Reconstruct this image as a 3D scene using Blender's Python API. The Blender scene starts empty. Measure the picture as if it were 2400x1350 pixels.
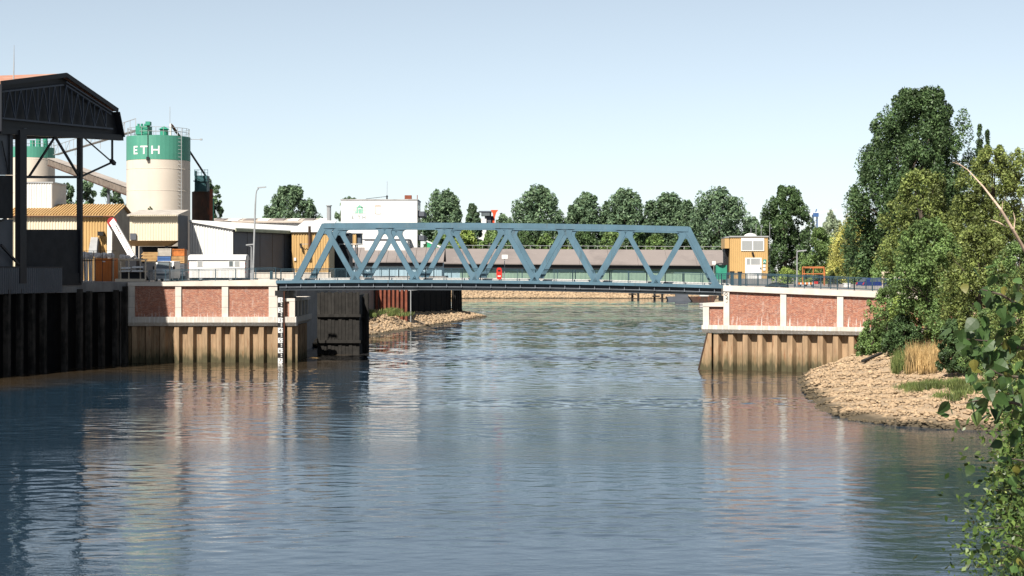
import bpy, math, random
import numpy as np
from mathutils import Vector, Matrix

random.seed(7)
rng = np.random.default_rng(11)
scene = bpy.context.scene
COL = scene.collection

# ------------------------------------------------------------------ camera
CAM_H = 9.1          # metres above the water
F = 4000.0           # focal length in photo pixels (photo is 2400 wide)
HOR = 632.0          # photo row of the horizon
cam_d = bpy.data.cameras.new('camera')
cam_d.sensor_width = 36.0
cam_d.lens = 36.0 * F / 2400.0
cam_d.shift_y = -(675.0 - HOR) / 2400.0
cam_d.clip_start = 0.5
cam_d.clip_end = 9000.0
cam = bpy.data.objects.new('camera', cam_d)
cam.location = (0, 0, CAM_H)
cam.rotation_euler = (math.radians(90), 0, 0)
COL.objects.link(cam)
scene.camera = cam

# ------------------------------------------------------------------ sky and sun
SUN_AZ = 26.0        # degrees left of straight behind the camera
SUN_EL = 49.0
world = bpy.data.worlds.new('World')
scene.world = world
world.use_nodes = True
wn = world.node_tree
wn.nodes.clear()
sky = wn.nodes.new('ShaderNodeTexSky')
sky.sky_type = 'NISHITA'
sky.sun_disc = False
sky.sun_elevation = math.radians(SUN_EL)
sky.sun_rotation = math.radians(180 + SUN_AZ)
sky.altitude = 0.0
sky.air_density = 0.75
sky.dust_density = 0.2
sky.ozone_density = 2.5
hsv = wn.nodes.new('ShaderNodeHueSaturation')
hsv.inputs['Saturation'].default_value = 0.53
hsv.inputs['Hue'].default_value = 0.487
bg = wn.nodes.new('ShaderNodeBackground')
bg.inputs['Strength'].default_value = 0.051
wo = wn.nodes.new('ShaderNodeOutputWorld')
wn.links.new(sky.outputs[0], hsv.inputs['Color'])
wn.links.new(hsv.outputs[0], bg.inputs['Color'])
wn.links.new(bg.outputs[0], wo.inputs['Surface'])

sd = bpy.data.lights.new('sun', 'SUN')
sd.energy = 5.0
sd.angle = math.radians(0.5)
sd.color = (1.0, 0.94, 0.84)
sun = bpy.data.objects.new('sun', sd)
a, e = math.radians(SUN_AZ), math.radians(SUN_EL)
SUN_DIR = Vector((-math.sin(a) * math.cos(e), -math.cos(a) * math.cos(e), math.sin(e)))
sun.rotation_euler = SUN_DIR.to_track_quat('Z', 'Y').to_euler()
COL.objects.link(sun)

scene.view_settings.view_transform = 'Standard'
scene.view_settings.look = 'None'
scene.view_settings.gamma = 1.0
scene.view_settings.exposure = 1.36
scene.view_settings.use_curve_mapping = False

# ------------------------------------------------------------------ helpers
def P(px, py, Y):
    """point of the place that stands at depth Y and shows at photo pixel (px, py)"""
    return Vector(((px - 1200.0) * Y / F, Y, CAM_H + (HOR - py) * Y / F))
def XX(px, Y): return (px - 1200.0) * Y / F
def ZZ(py, Y): return CAM_H + (HOR - py) * Y / F

ORG = {}
def tag(o, label=None, cat=None, group=None, kind=None):
    if label: o['label'] = label
    if cat: o['category'] = cat
    if group: o['group'] = group
    if kind: o['kind'] = kind
    return o
def thing(name, loc, label, cat, group=None):
    o = bpy.data.objects.new(name, None)
    o.empty_display_size = 0.5
    o.location = loc
    COL.objects.link(o)
    ORG[o.name] = Vector(loc)
    return tag(o, label, cat, group)
def link(name, me, mat, parent=None, loc=(0, 0, 0)):
    o = bpy.data.objects.new(name, me)
    COL.objects.link(o)
    if mat is not None:
        for m in (mat if isinstance(mat, (list, tuple)) else [mat]): me.materials.append(m)
    if parent is not None:
        o.parent = parent
        ORG[o.name] = ORG[parent.name]
    else:
        o.location = loc
        ORG[o.name] = Vector(loc)
    return o
def place(name, me, parent, wloc, rotz=0.0, scale=None, rot=None):
    """another copy of a shared mesh as a part; wloc in world coordinates"""
    o = bpy.data.objects.new(name, me)
    COL.objects.link(o)
    o.parent = parent
    o.location = Vector(wloc) - (ORG[parent.name] if parent else Vector())
    o.rotation_euler = rot if rot is not None else (0, 0, rotz)
    if scale is not None: o.scale = scale
    return o
def copy_tree(o, loc, parent=None, rotz=None):
    c = o.copy(); COL.objects.link(c)
    c.parent = parent
    if loc is not None: c.location = loc
    if rotz is not None: c.rotation_euler = (0, 0, rotz)
    for ch in o.children: copy_tree(ch, None, c)
    return c

class MB:
    def __init__(s): s.v = []; s.f = []
    def add(s, vs, fs):
        n = len(s.v); s.v += [tuple(v) for v in vs]; s.f += [tuple(i + n for i in f) for f in fs]; return s
    def box(s, x0, x1, y0, y1, z0, z1):
        return s.add([(x0,y0,z0),(x1,y0,z0),(x1,y1,z0),(x0,y1,z0),(x0,y0,z1),(x1,y0,z1),(x1,y1,z1),(x0,y1,z1)],
                     [(0,3,2,1),(4,5,6,7),(0,1,5,4),(1,2,6,5),(2,3,7,6),(3,0,4,7)])
    def hexa(s, b, t):
        """bottom 4 points, top 4 points, same winding"""
        return s.add(list(b) + list(t), [(0,3,2,1),(4,5,6,7),(0,1,5,4),(1,2,6,5),(2,3,7,6),(3,0,4,7)])
    def beam(s, p, q, w, h, up=(0, 0, 1)):
        p, q = Vector(p), Vector(q); d = (q - p).normalized(); u = Vector(up)
        x = d.cross(u)
        if x.length < 1e-4: x = d.cross(Vector((1, 0, 0)))
        x.normalize(); y = x.cross(d).normalized()
        x *= w / 2; y *= h / 2
        return s.hexa([p-x-y, p+x-y, p+x+y, p-x+y], [q-x-y, q+x-y, q+x+y, q-x+y])
    def tube(s, p, q, r0, r1=None, n=8, caps=True):
        p, q = Vector(p), Vector(q); r1 = r0 if r1 is None else r1
        d = (q - p).normalized(); x = d.orthogonal().normalized(); y = d.cross(x)
        vs = []
        for c, r in ((p, r0), (q, r1)):
            for k in range(n):
                t = 2 * math.pi * k / n; vs.append(c + x * (r * math.cos(t)) + y * (r * math.sin(t)))
        fs = [(k, (k+1) % n, n + (k+1) % n, n + k) for k in range(n)]
        if caps: fs += [tuple(range(n-1, -1, -1)), tuple(range(n, 2*n))]
        return s.add(vs, fs)
    def path(s, pts, rs, n=7):
        """a tapered pipe through pts"""
        pts = [Vector(p) for p in pts]; vs = []; fs = []
        for i, p in enumerate(pts):
            d = (pts[min(i+1, len(pts)-1)] - pts[max(i-1, 0)]).normalized()
            ref = Vector((0.31, 0.95, 0.07)) if abs(d.z) > .6 else Vector((0, 0, 1))
            x = d.cross(ref).normalized(); y = d.cross(x)
            r = rs[i] if isinstance(rs, (list, tuple)) else rs
            for k in range(n):
                t = 2 * math.pi * k / n; vs.append(p + x * (r * math.cos(t)) + y * (r * math.sin(t)))
        for i in range(len(pts) - 1):
            for k in range(n): fs.append((i*n+k, i*n+(k+1) % n, (i+1)*n+(k+1) % n, (i+1)*n+k))
        fs += [tuple(range(n-1, -1, -1)), tuple(range((len(pts)-1)*n, len(pts)*n))]
        return s.add(vs, fs)
    def prism(s, poly, vec):
        """extrude a planar polygon (3D points) along vec"""
        n = len(poly); vec = Vector(vec); poly = [Vector(p) for p in poly]
        return s.add(poly + [p + vec for p in poly],
                     [tuple(range(n-1, -1, -1)), tuple(range(n, 2*n))] + [(i, (i+1) % n, n + (i+1) % n, n + i) for i in range(n)])
    def lathe(s, prof, c, n=32, a0=0, a1=2*math.pi):
        c = Vector(c); full = abs(a1 - a0 - 2*math.pi) < 1e-6; m = n if full else n + 1
        vs = []; fs = []
        for r, z in prof:
            for k in range(m):
                t = a0 + (a1 - a0) * k / n; vs.append(c + Vector((r*math.cos(t), r*math.sin(t), z)))
        for i in range(len(prof) - 1):
            for k in range(n):
                k2 = (k+1) % m; fs.append((i*m+k, i*m+k2, (i+1)*m+k2, (i+1)*m+k))
        return s.add(vs, fs)
    def corr(s, p0, p1, z0, z1, out, period=0.3, amp=0.05, z1b=None, z0b=None):
        """trapezoid-ribbed sheet from p0 to p1 (xy), bottom z0, top z1 (z1b at the p1 end), ribs towards out"""
        p0, p1, out = Vector((p0[0], p0[1], 0)), Vector((p1[0], p1[1], 0)), Vector((out[0], out[1], 0)).normalized()
        L = (p1 - p0).length; d = (p1 - p0) / L; n = max(1, int(L / period)); per = L / n
        prof = [(0, 0), (.3, 0), (.42, 1), (.78, 1), (.9, 0)]
        st = [((i + a) * per, b * amp) for i in range(n) for a, b in prof] + [(L, 0)]
        vs = []; z1b = z1 if z1b is None else z1b; z0b = z0 if z0b is None else z0b
        for t, o in st:
            q = p0 + d * t + out * o; k = t / L
            vs += [(q.x, q.y, z0 + (z0b - z0) * k), (q.x, q.y, z1 + (z1b - z1) * k)]
        return s.add(vs, [(2*i, 2*i+2, 2*i+3, 2*i+1) for i in range(len(st) - 1)])
    def mesh(s, name, org=(0, 0, 0), smooth=False):
        me = bpy.data.meshes.new(name); o = Vector(org)
        me.from_pydata([(v[0]-o.x, v[1]-o.y, v[2]-o.z) for v in s.v], [], s.f)
        if smooth: me.polygons.foreach_set('use_smooth', [True] * len(me.polygons))
        me.update(); return me
    def build(s, name, mat, parent=None, loc=(0, 0, 0), smooth=False):
        org = ORG[parent.name] if parent is not None else Vector(loc)
        return link(name, s.mesh(name, org, smooth), mat, parent, loc)

def text_shape(body, size):
    """flat letters: (verts, faces) in the xy plane, left-bottom at 0"""
    cu = bpy.data.curves.new('letters', 'FONT'); cu.body = body; cu.size = size; cu.resolution_u = 2
    ob = bpy.data.objects.new('letters', cu); COL.objects.link(ob)
    bpy.context.view_layer.update()
    me = bpy.data.meshes.new_from_object(ob.evaluated_get(bpy.context.evaluated_depsgraph_get()))
    vs = [v.co.copy() for v in me.vertices]; fs = [tuple(p.vertices) for p in me.polygons]
    bpy.data.objects.remove(ob); bpy.data.curves.remove(cu); bpy.data.meshes.remove(me)
    return vs, fs

# ------------------------------------------------------------------ materials
MATS = {}
ALBEDO = .63     # overall darkening of the paints, stone and leaves below
class NT:
    def __init__(s, name):
        s.m = bpy.data.materials.new(name); s.m.use_nodes = True; s.t = s.m.node_tree; s.t.nodes.clear()
        s.out = s.n('ShaderNodeOutputMaterial'); s.geo = s.n('ShaderNodeNewGeometry')
        s.sep = s.n('ShaderNodeSeparateXYZ'); s.l(s.geo.outputs['Position'], s.sep.inputs[0])
    def n(s, t, **kw):
        x = s.t.nodes.new(t)
        for k, v in kw.items(): setattr(x, k, v)
        return x
    def l(s, a, b): s.t.links.new(a, b)
    def setin(s, inp, v):
        if hasattr(v, 'is_linked') or isinstance(v, bpy.types.NodeSocket): s.l(v, inp)
        else: inp.default_value = v
    def math(s, op, a, b=0.0, clamp=False):
        x = s.n('ShaderNodeMath', operation=op, use_clamp=clamp); s.setin(x.inputs[0], a); s.setin(x.inputs[1], b); return x.outputs[0]
    def ramp(s, v, lo, hi, a=0.0, b=1.0):
        x = s.n('ShaderNodeMapRange'); x.interpolation_type = 'SMOOTHSTEP'
        s.setin(x.inputs[0], v); x.inputs[1].default_value = lo; x.inputs[2].default_value = hi; x.inputs[3].default_value = a; x.inputs[4].default_value = b
        return x.outputs[0]
    def noise(s, scale=(1, 1, 1), detail=4.0, rough=.55, vec=None, off=(0, 0, 0), dist=0.0):
        mp = s.n('ShaderNodeMapping'); s.l(vec or s.geo.outputs['Position'], mp.inputs[0])
        mp.inputs['Scale'].default_value = scale if isinstance(scale, (tuple, list)) else (scale,)*3
        mp.inputs['Location'].default_value = off
        x = s.n('ShaderNodeTexNoise'); x.inputs['Scale'].default_value = 1.0; x.inputs['Detail'].default_value = detail; x.inputs['Roughness'].default_value = rough
        x.inputs['Distortion'].default_value = dist
        s.l(mp.outputs[0], x.inputs['Vector']); return x.outputs['Fac']
    def mix(s, f, a, b, blend='MIX'):
        x = s.n('ShaderNodeMix', data_type='RGBA', blend_type=blend); s.setin(x.inputs[0], f)
        for i, c in ((6, a), (7, b)):
            if isinstance(c, (tuple, list)): x.inputs[i].default_value = (c[0], c[1], c[2], 1)
            else: s.l(c, x.inputs[i])
        return x.outputs[2]
    def scale(s, col, f):
        x = s.n('ShaderNodeVectorMath', operation='SCALE')
        if isinstance(col, (tuple, list)): x.inputs[0].default_value = col[:3]
        else: s.l(col, x.inputs[0])
        s.setin(x.inputs[3], f); return x.outputs[0]
    def bump(s, h, strength, dist=.05, normal=None):
        x = s.n('ShaderNodeBump'); x.inputs['Strength'].default_value = strength; x.inputs['Distance'].default_value = dist; s.l(h, x.inputs['Height'])
        if normal is not None: s.l(normal, x.inputs['Normal'])
        return x.outputs[0]
    def principled(s, col, rough=.7, metal=0.0, normal=None, spec=.4):
        x = s.n('ShaderNodeBsdfPrincipled'); col = s.scale(col, ALBEDO)
        if isinstance(col, (tuple, list)): x.inputs['Base Color'].default_value = (col[0], col[1], col[2], 1)
        else: s.l(col, x.inputs['Base Color'])
        s.setin(x.inputs['Roughness'], rough); x.inputs['Metallic'].default_value = metal
        x.inputs['Specular IOR Level'].default_value = spec
        if normal is not None: s.l(normal, x.inputs['Normal'])
        return x
    def done(s, shader): s.l(shader.outputs[0], s.out.inputs['Surface']); return s.m

def M(name, col, rough=.75, metal=0.0, var=.18, scale=.8, layers=(), bump=0.0, bscale=6.0, spec=.3):
    """plain weathered surface; layers = (colour, noise scale xyz, lo, hi, strength) of dirt, rust, streaks"""
    if name in MATS: return MATS[name]
    t = NT(name)
    c = t.scale(col, t.ramp(t.noise(scale, 5.0, .6), .3, .7, 1 - var, 1 + var))
    for i, (lc, sc, lo, hi, st) in enumerate(layers):
        m = t.ramp(t.noise(sc, 5.0, .62, off=(13.1*i+3, 7.7*i, 5.3*i)), lo, hi, 0.0, st)
        c = t.mix(m, c, lc)
    nrm = t.bump(t.noise(bscale, 4.0), bump, .05) if bump else None
    MATS[name] = t.done(t.principled(c, rough, metal, nrm, spec)); return MATS[name]

def leaf_mat(name, c0, c1, trans=.25, rough=.5):
    t = NT(name)
    r = t.n('ShaderNodeValToRGB'); t.l(t.geo.outputs['Random Per Island'], r.inputs[0])
    r.color_ramp.elements[0].color = (*c0, 1); r.color_ramp.elements[1].color = (*c1, 1)
    big = t.ramp(t.noise(.5, 3.0), .32, .68, .58, 1.42)
    c = t.scale(r.outputs[0], big)
    p = t.principled(t.scale(c, 1.5/ALBEDO), rough, 0, None, .2)
    tr = t.n('ShaderNodeBsdfTranslucent'); t.l(t.scale(c, 1.9), tr.inputs[0])
    mx = t.n('ShaderNodeMixShader'); mx.inputs[0].default_value = trans
    t.l(p.outputs[0], mx.inputs[1]); t.l(tr.outputs[0], mx.inputs[2])
    return t.done(mx)

STEEL_BLUE = M('bridge_paint', (.085, .165, .222), .55, 0, .12, .6, [((.14, .205, .25), (1.5, 1.5, .4), .5, .75, .5), ((.075, .085, .08), (4, 4, .4), .56, .74, .5), ((.16, .08, .045), (5, 5, .6), .66, .76, .55)])
RAIL_BLUE = M('railing_paint', (.025, .06, .085), .5, 0, .1)
GIRDER = M('girder_dark', (.035, .045, .055), .6, 0, .15)
STIFF = M('stiffener_lit', (.25, .28, .32), .5)  # pale tone paints in the light caught by the stiffener edges
CONC = M('concrete_pale', (.66, .60, .53), .85, 0, .1, .7, [((.40, .34, .28), (1.6, 1.6, .25), .58, .8, .4), ((.66, .62, .57), (3, 3, .3), .55, .7, .6)], .2, 8)
CONC_BASE = M('concrete_limed', (.58, .53, .47), .9, 0, .1, .7, [((.74, .72, .70), (5, 5, .25), .5, .62, .9), ((.2, .17, .14), (4, 4, .3), .6, .75, .5)], .2, 8)
CONC_GREY = M('concrete_grey', (.22, .22, .22), .9, 0, .2, .6, [((.10, .10, .10), (1.2, 1.2, .2), .5, .75, .6)], .3, 7)
ASPHALT = M('asphalt', (.13, .125, .12), .9, 0, .12, .4)
PAVING = M('paving', (.30, .27, .25), .9, 0, .12, .5)
EARTH = M('earth', (.16, .13, .09), .95, 0, .25, .3, [((.07, .10, .04), .25, .45, .6, .8)], .4, 2)
GREENFIELD = M('meadow_earth', (.07, .10, .035), .95, 0, .3, .2, [((.14, .13, .06), .4, .5, .65, .7)])
WHITE = M('white_paint', (.78, .77, .75), .55, 0, .05, .5, [((.55, .5, .45), (1, 1, .2), .6, .8, .4)])
WHITE_CLAD = M('white_cladding', (.74, .74, .72), .5, 0, .05, .3, [((.5, .48, .45), (1.2, 1.2, .15), .58, .8, .4)])
CREAM = M('cream_cladding', (.74, .66, .50), .5, 0, .05, .4, [((.5, .42, .3), (1, 1, .15), .58, .8, .4)])
YELLOW = M('yellow_cladding', (.56, .36, .15), .5, 0, .07, .4, [((.40, .22, .06), (1.3, 1.3, .15), .55, .8, .4)])
YROOF = M('ochre_roof', (.55, .35, .15), .6, 0, .12, .8, [((.35, .18, .07), (.6, .6, .6), .55, .75, .5)])
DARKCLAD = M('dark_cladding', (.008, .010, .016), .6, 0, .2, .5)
LATT = M('lattice_dark', (.034, .046, .075), .55, 0, .2)
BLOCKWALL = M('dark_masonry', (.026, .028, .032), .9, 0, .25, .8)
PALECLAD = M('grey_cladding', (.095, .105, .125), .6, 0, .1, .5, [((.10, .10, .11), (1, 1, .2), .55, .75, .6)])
GREYDOOR = M('slate_door', (.10, .12, .15), .55, 0, .08)
REDROOF = M('red_roof', (.42, .20, .13), .7, 0, .15, .5, [((.5, .4, .34), (.5, .5, .5), .5, .7, .5)])
SILO = M('silo_concrete', (.66, .58, .49), .8, 0, .05, .3, [((.42, .36, .30), (1.2, 1.2, .06), .55, .8, .35)])
SILO_G = M('silo_green', (.075, .29, .21), .55, 0, .06, .4, [((.14, .36, .27), (1.2, 1.2, .1), .5, .75, .5)])
GREEN_M = M('green_machine', (.03, .26, .17), .55, 0, .15, 1.5)
TEAL_D = M('teal_dark', (.02, .075, .085), .6, 0, .2, 1)
RUST_D = M('rust_dark', (.06, .035, .025), .85, 0, .3, .8, [((.22, .06, .025), (1, 1, .3), .5, .7, .8)])
RUST = M('rust_red', (.22, .062, .033), .85, 0, .25, 1.2, [((.14, .06, .04), (2, 2, .6), .5, .7, .7)])
BLACK = M('black_steel', (.012, .012, .014), .55, 0, .2)
SHADE_BLACK = M('shade_black_wall', (.009, .009, .010), .95, 0, .3, 1.0, [((.02, .019, .017), (2, 2, .3), .5, .7, .6)], spec=.05)  # near-black colour carries the shade on the quay walls
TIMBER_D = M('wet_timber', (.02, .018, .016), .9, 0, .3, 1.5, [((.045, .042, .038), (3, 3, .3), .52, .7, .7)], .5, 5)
GALV = M('galvanised', (.42, .43, .44), .45, .3, .1)
GREY_ROOF = M('shed_roof', (.22, .19, .18), .8, 0, .05, .1, [((.155, .135, .13), (.06, .06, .06), .48, .6, .6), ((.33, .30, .28), (.5, .5, .5), .6, .75, .4)])
PALEBLUE = M('pale_blue_wall', (.36, .50, .58), .6, 0, .06)
PALEGREEN = M('pale_green_wall', (.25, .36, .28), .6, 0, .08)
ORANGE = M('orange_paint', (.70, .20, .03), .5, 0, .1)
RED = M('red_plastic', (.55, .03, .02), .4, 0, .1)
GLASS = M('window_glass', (.10, .12, .13), .12, 0, .15, .7, spec=.8)
SHUTTER = M('shutter_grey', (.33, .34, .34), .5, 0, .05)
WOOD = M('pale_timber', (.50, .30, .13), .8, 0, .25, 2)
BLUE_P = M('blue_paint', (.05, .12, .30), .5)
BARK = M('bark', (.09, .07, .055), .95, 0, .3, 3)
STONE = M('bank_stone', (.46, .36, .25), .95, 0, .3, 1.7)

def brick_mat(name, ax, ay):
    """ax, ay: direction along the wall; the wall's length and height are the brick plane"""
    t = NT(name)
    d = t.n('ShaderNodeVectorMath', operation='DOT_PRODUCT'); t.l(t.geo.outputs['Position'], d.inputs[0]); d.inputs[1].default_value = (ax, ay, 0)
    cb = t.n('ShaderNodeCombineXYZ'); t.l(d.outputs['Value'], cb.inputs[0]); t.l(t.sep.outputs[2], cb.inputs[1])
    b = t.n('ShaderNodeTexBrick'); t.l(cb.outputs[0], b.inputs['Vector'])
    b.inputs['Color1'].default_value = (.39, .12, .06, 1); b.inputs['Color2'].default_value = (.21, .06, .042, 1); b.inputs['Mortar'].default_value = (.46, .34, .28, 1)
    b.inputs['Scale'].default_value = 1.0; b.inputs['Brick Width'].default_value = .26; b.inputs['Row Height'].default_value = .083; b.inputs['Mortar Size'].default_value = .009
    b.inputs['Bias'].default_value = -.1
    c = b.outputs['Color']
    c = t.mix(t.ramp(t.noise((4.2, 4.2, 12), 1, .5), .54, .61, 0, .45), c, (.56, .36, .26))
    c = t.mix(t.ramp(t.noise((4.5, 4.5, .8), 5, .65), .55, .68, 0, .4), c, (.56, .44, .38))
    c = t.mix(t.ramp(t.noise((.7, .7, .9), 4, .6), .5, .72, 0, .12), c, (.52, .38, .32))
    c = t.mix(t.ramp(t.noise((5, 5, .5), 4, .6, off=(4, 4, 0)), .6, .7, 0, .35), c, (.12, .045, .035))
    # lime run-off: on the lowest courses, and again under the coping
    lime = t.noise((6, 6, .25), 4, .65, off=(9, 1, 2))
    low = t.ramp(t.sep.outputs[2], 4.35, 5.1, 1, 0)
    c = t.mix(t.math('MULTIPLY', t.ramp(lime, .56, .64, 0, .8), low, True), c, (.78, .74, .71))
    return t.done(t.principled(c, .9, 0, t.bump(b.outputs['Fac'], .4, -.01), .2))
BRICK_L = brick_mat('brick_west', 1, 0)
BRICK_R = brick_mat('brick_east', .903, -.43)

def pile_mat():
    t = NT('sheet_pile_steel')
    c = t.scale((.37, .25, .15), t.ramp(t.noise((2.5, 2.5, .35), 5, .6), .3, .7, .75, 1.2))
    c = t.mix(t.ramp(t.noise((3, 3, .6), 5, .6, off=(3, 1, 4)), .52, .7, 0, .75), c, (.26, .12, .055))
    h = t.math('ADD', t.sep.outputs[2], t.math('MULTIPLY', t.math('SUBTRACT', t.noise((3.5, 3.5, .5), 4, .6), .5), 2.2))
    c = t.mix(t.ramp(h, .35, 1.0, .93, 0), c, (.035, .034, .02))
    c = t.mix(t.ramp(h, 1.0, 1.7, .45, 0), c, (.12, .105, .05))
    return t.done(t.principled(c, .85, 0, None, .25))
PILE = pile_mat()

def stone_mat(name, base, dark, z0, z1):
    t = NT(name)
    c = t.scale(base, t.ramp(t.noise(1.3, 5, .65), .3, .7, .72, 1.22))
    c = t.mix(t.ramp(t.geo.outputs['Random Per Island'], 0, 1, 0, .45), c, (base[0]*.62, base[1]*.6, base[2]*.62))
    h = t.math('ADD', t.sep.outputs[2], t.math('MULTIPLY', t.math('SUBTRACT', t.noise(.5, 4, .6), .5), .5))
    c = t.mix(t.ramp(h, z0, z1, .9, 0), c, dark)
    return t.done(t.principled(c, .92, 0, t.bump(t.noise(7, 4, .7), .5, .06), .2))
BANK = stone_mat('bank_rubble', (.45, .325, .205), (.075, .062, .04), .18, .48)
BANK_MUD = stone_mat('bank_mud', (.40, .30, .20), (.06, .05, .033), .18, .48)

def water_mat():
    t = NT('river_water')
    y = t.sep.outputs[1]
    w2 = t.noise((2.0, 3.6, 0), 3.0, .6, off=(5, 3, 0))
    lanes = t.ramp(t.noise((.006, .05, 0), 3, .55, off=(2, 7, 0)), .40, .62, .35, 1.2)
    near = t.ramp(y, 70, 190, 1.0, .12)
    nrm = t.bump(t.math('MULTIPLY', t.math('MULTIPLY', w2, lanes), near), 1.0, .018)
    # silt-brown water along the two abutments and the quay, bluer in the channel
    x = t.sep.outputs[0]
    u = t.math('SUBTRACT', x, t.math('SUBTRACT', t.math('MULTIPLY', y, .269), 82.44))
    wob = t.math('MULTIPLY', t.math('SUBTRACT', t.noise((.09, .09, 0), 3, .6), .5), 10)
    xw = t.math('ADD', x, wob); yw = t.math('ADD', y, wob)
    silt = t.ramp(t.math('ADD', u, wob), 3, 15, 1, 0)
    silt = t.math('MAXIMUM', silt, t.math('MULTIPLY', t.ramp(yw, 138, 158), t.ramp(xw, -20, -11, 1, 0)))
    silt = t.math('MAXIMUM', silt, t.math('MULTIPLY', t.ramp(yw, 136, 152), t.ramp(xw, 9, 17)))
    silt = t.math('MULTIPLY', silt, t.ramp(y, 182, 200, 1, 0), True)
    wc = t.mix(silt, (.017, .036, .058), (.050, .036, .022))
    p = t.principled(wc, .03, 0, nrm, .5)
    p.inputs['IOR'].default_value = 1.333
    return t.done(p)
WATER = water_mat()
# ================================================================== ground and water
def struct(o): o['kind'] = 'structure'; return o
riverbed = struct(MB().box(-4000, 4000, -60, 6000, -3.2, -2.6).build('ground', EARTH))
def tri_mesh(name, V, Fc, smooth=False):
    me = bpy.data.meshes.new(name); n = len(Fc); k = Fc.shape[1]
    me.vertices.add(len(V)); me.vertices.foreach_set('co', np.asarray(V, np.float32).ravel())
    me.loops.add(n*k); me.loops.foreach_set('vertex_index', Fc.astype(np.int32).ravel())
    me.polygons.add(n); me.polygons.foreach_set('loop_start', np.arange(0, n*k, k, dtype=np.int32))
    if smooth: me.polygons.foreach_set('use_smooth', np.ones(n, bool))
    me.update(calc_edges=True); return me
def make_water():
    rows = [30.0]
    while rows[-1] < 556: rows.append(rows[-1] + .12 + max(0, rows[-1]-45)*.00125)
    ys = np.array(rows); nc = 250; u = np.linspace(-1, 1, nc)
    Yg = np.repeat(ys[:, None], nc, 1); Xg = u[None, :] * (.345*ys[:, None] + 9)
    dY = np.gradient(ys)[:, None]; dX = (2*(.345*ys + 9)/nc)[:, None]; step = np.maximum(dX*.45, dY*.8)
    r = np.random.default_rng(5); H = np.zeros_like(Yg); N = 64; SL = WAVE_SLOPE / math.sqrt(N/2)
    for i in range(N):
        lam = .38 * (3.6/.38)**(i/(N-1)) * r.uniform(.92, 1.08); th = r.normal(0, math.radians(33)) + (math.pi if r.random() < .4 else 0)
        kx, ky = 2*math.pi/lam*math.sin(th), 2*math.pi/lam*math.cos(th)
        att = np.clip((lam/step - 2.2)/2.5, 0, 1)
        H += SL*lam/(2*math.pi) * (1.0 if lam < 1.2 else (1.2/lam)**.9) * att * np.sin(kx*Xg + ky*Yg + r.uniform(0, 6.28))
    n1 = sum(np.sin(Xg*a_ + Yg*b_ + c_) for a_, b_, c_ in ((.021, .11, 1), (-.034, .17, 2.2), (.012, .06, 4), (.05, .23, 5.1), (-.015, .33, .3)))/2.6
    sm = lambda v, lo, hi: np.clip((v-lo)/(hi-lo), 0, 1)**2*(3-2*np.clip((v-lo)/(hi-lo), 0, 1))
    yw = Yg + 10*n1 + 8*np.sin(Xg*.06)
    calm = sm(yw, 168, 190) * (1 - sm(yw, 300, 350))
    H *= (.29 + .47*sm(Yg, 75, 140) + .72*calm + 1.3*sm(Yg, 310, 400) + .35*np.exp(-((yw-156)/14)**2)) * np.clip(1 + .62*n1, .3, 2)
    V = np.stack([Xg, Yg, H], 2).reshape(-1, 3); nr = len(ys)
    idx = np.arange(nr*nc).reshape(nr, nc); Fc = np.stack([idx[:-1, :-1], idx[:-1, 1:], idx[1:, 1:], idx[1:, :-1]], 2).reshape(-1, 4)
    return link('water', tri_mesh('water', V, Fc, True), WATER)
WAVE_SLOPE = .092
water = struct(make_water())
# the same river outside the waves' sheet: behind the camera and to the sides
struct(MB().add([(-200, -60, -.12), (200, -60, -.12), (200, 570, -.12), (-200, 570, -.12)], [(0, 1, 2, 3)]).build('water', WATER))

def slab(name, pts, zt, zb, mat):
    mb = MB(); zt = zt if callable(zt) else (lambda x, y, z=zt: z)
    n = len(pts)
    mb.add([(x, y, zb) for x, y in pts] + [(x, y, zt(x, y)) for x, y in pts],
           [tuple(range(n, 2*n))] + [(i, (i+1) % n, n + (i+1) % n, n + i) for i in range(n)])
    return struct(mb.build(name, mat))
QX = lambda Y: -82.44 + .269 * Y          # quay line of the left bank
LZ = 7.9
land_l = slab('yard_ground', [(QX(40)-.9, 40), (QX(166.4)-.9, 166.4), (-37.6, 167.75), (-23.3, 167.75), (-23.3, 182), (-23.5, 240), (-21.4, 265.4), (-17.5, 265.4), (-27, 270), (-22, 320), (-12.6, 324), (-12.6, 338), 
               (-24, 350), (-50, 420), (-140, 540), (-600, 540), (-600, 40)], LZ, -2.5, PAVING)
far_land = slab('far_bank_ground', [(-600, 553), (600, 553), (2500, 5500), (-2500, 5500)], 3.4, -2.5, GREENFIELD)
# right bank land behind its wall
R0 = Vector((17.3, 155.6, 0)); RU = Vector((.903, -.43, 0)); RN = Vector((-.43, -.903, 0))
def R(s, out, z): return Vector((R0.x + RU.x*s + RN.x*out, R0.y + RU.y*s + RN.y*out, z))
RZ = lambda x, y: max(6.7, 7.55 - .04 * (x - 20)) - .0 * y
lp = [R(2.3, -1.0, 0), R(9, -1.0, 0), R(16, -1.0, 0), R(30, -1.0, 0)]
land_r = slab('quay_ground', [(p.x, p.y) for p in lp] + [(80, 140), (600, 120), (600, 520), (66, 520), (24.2, 182), (23.3, 176), (21.2, 163.0)], RZ, -2.5, PAVING)

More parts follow.
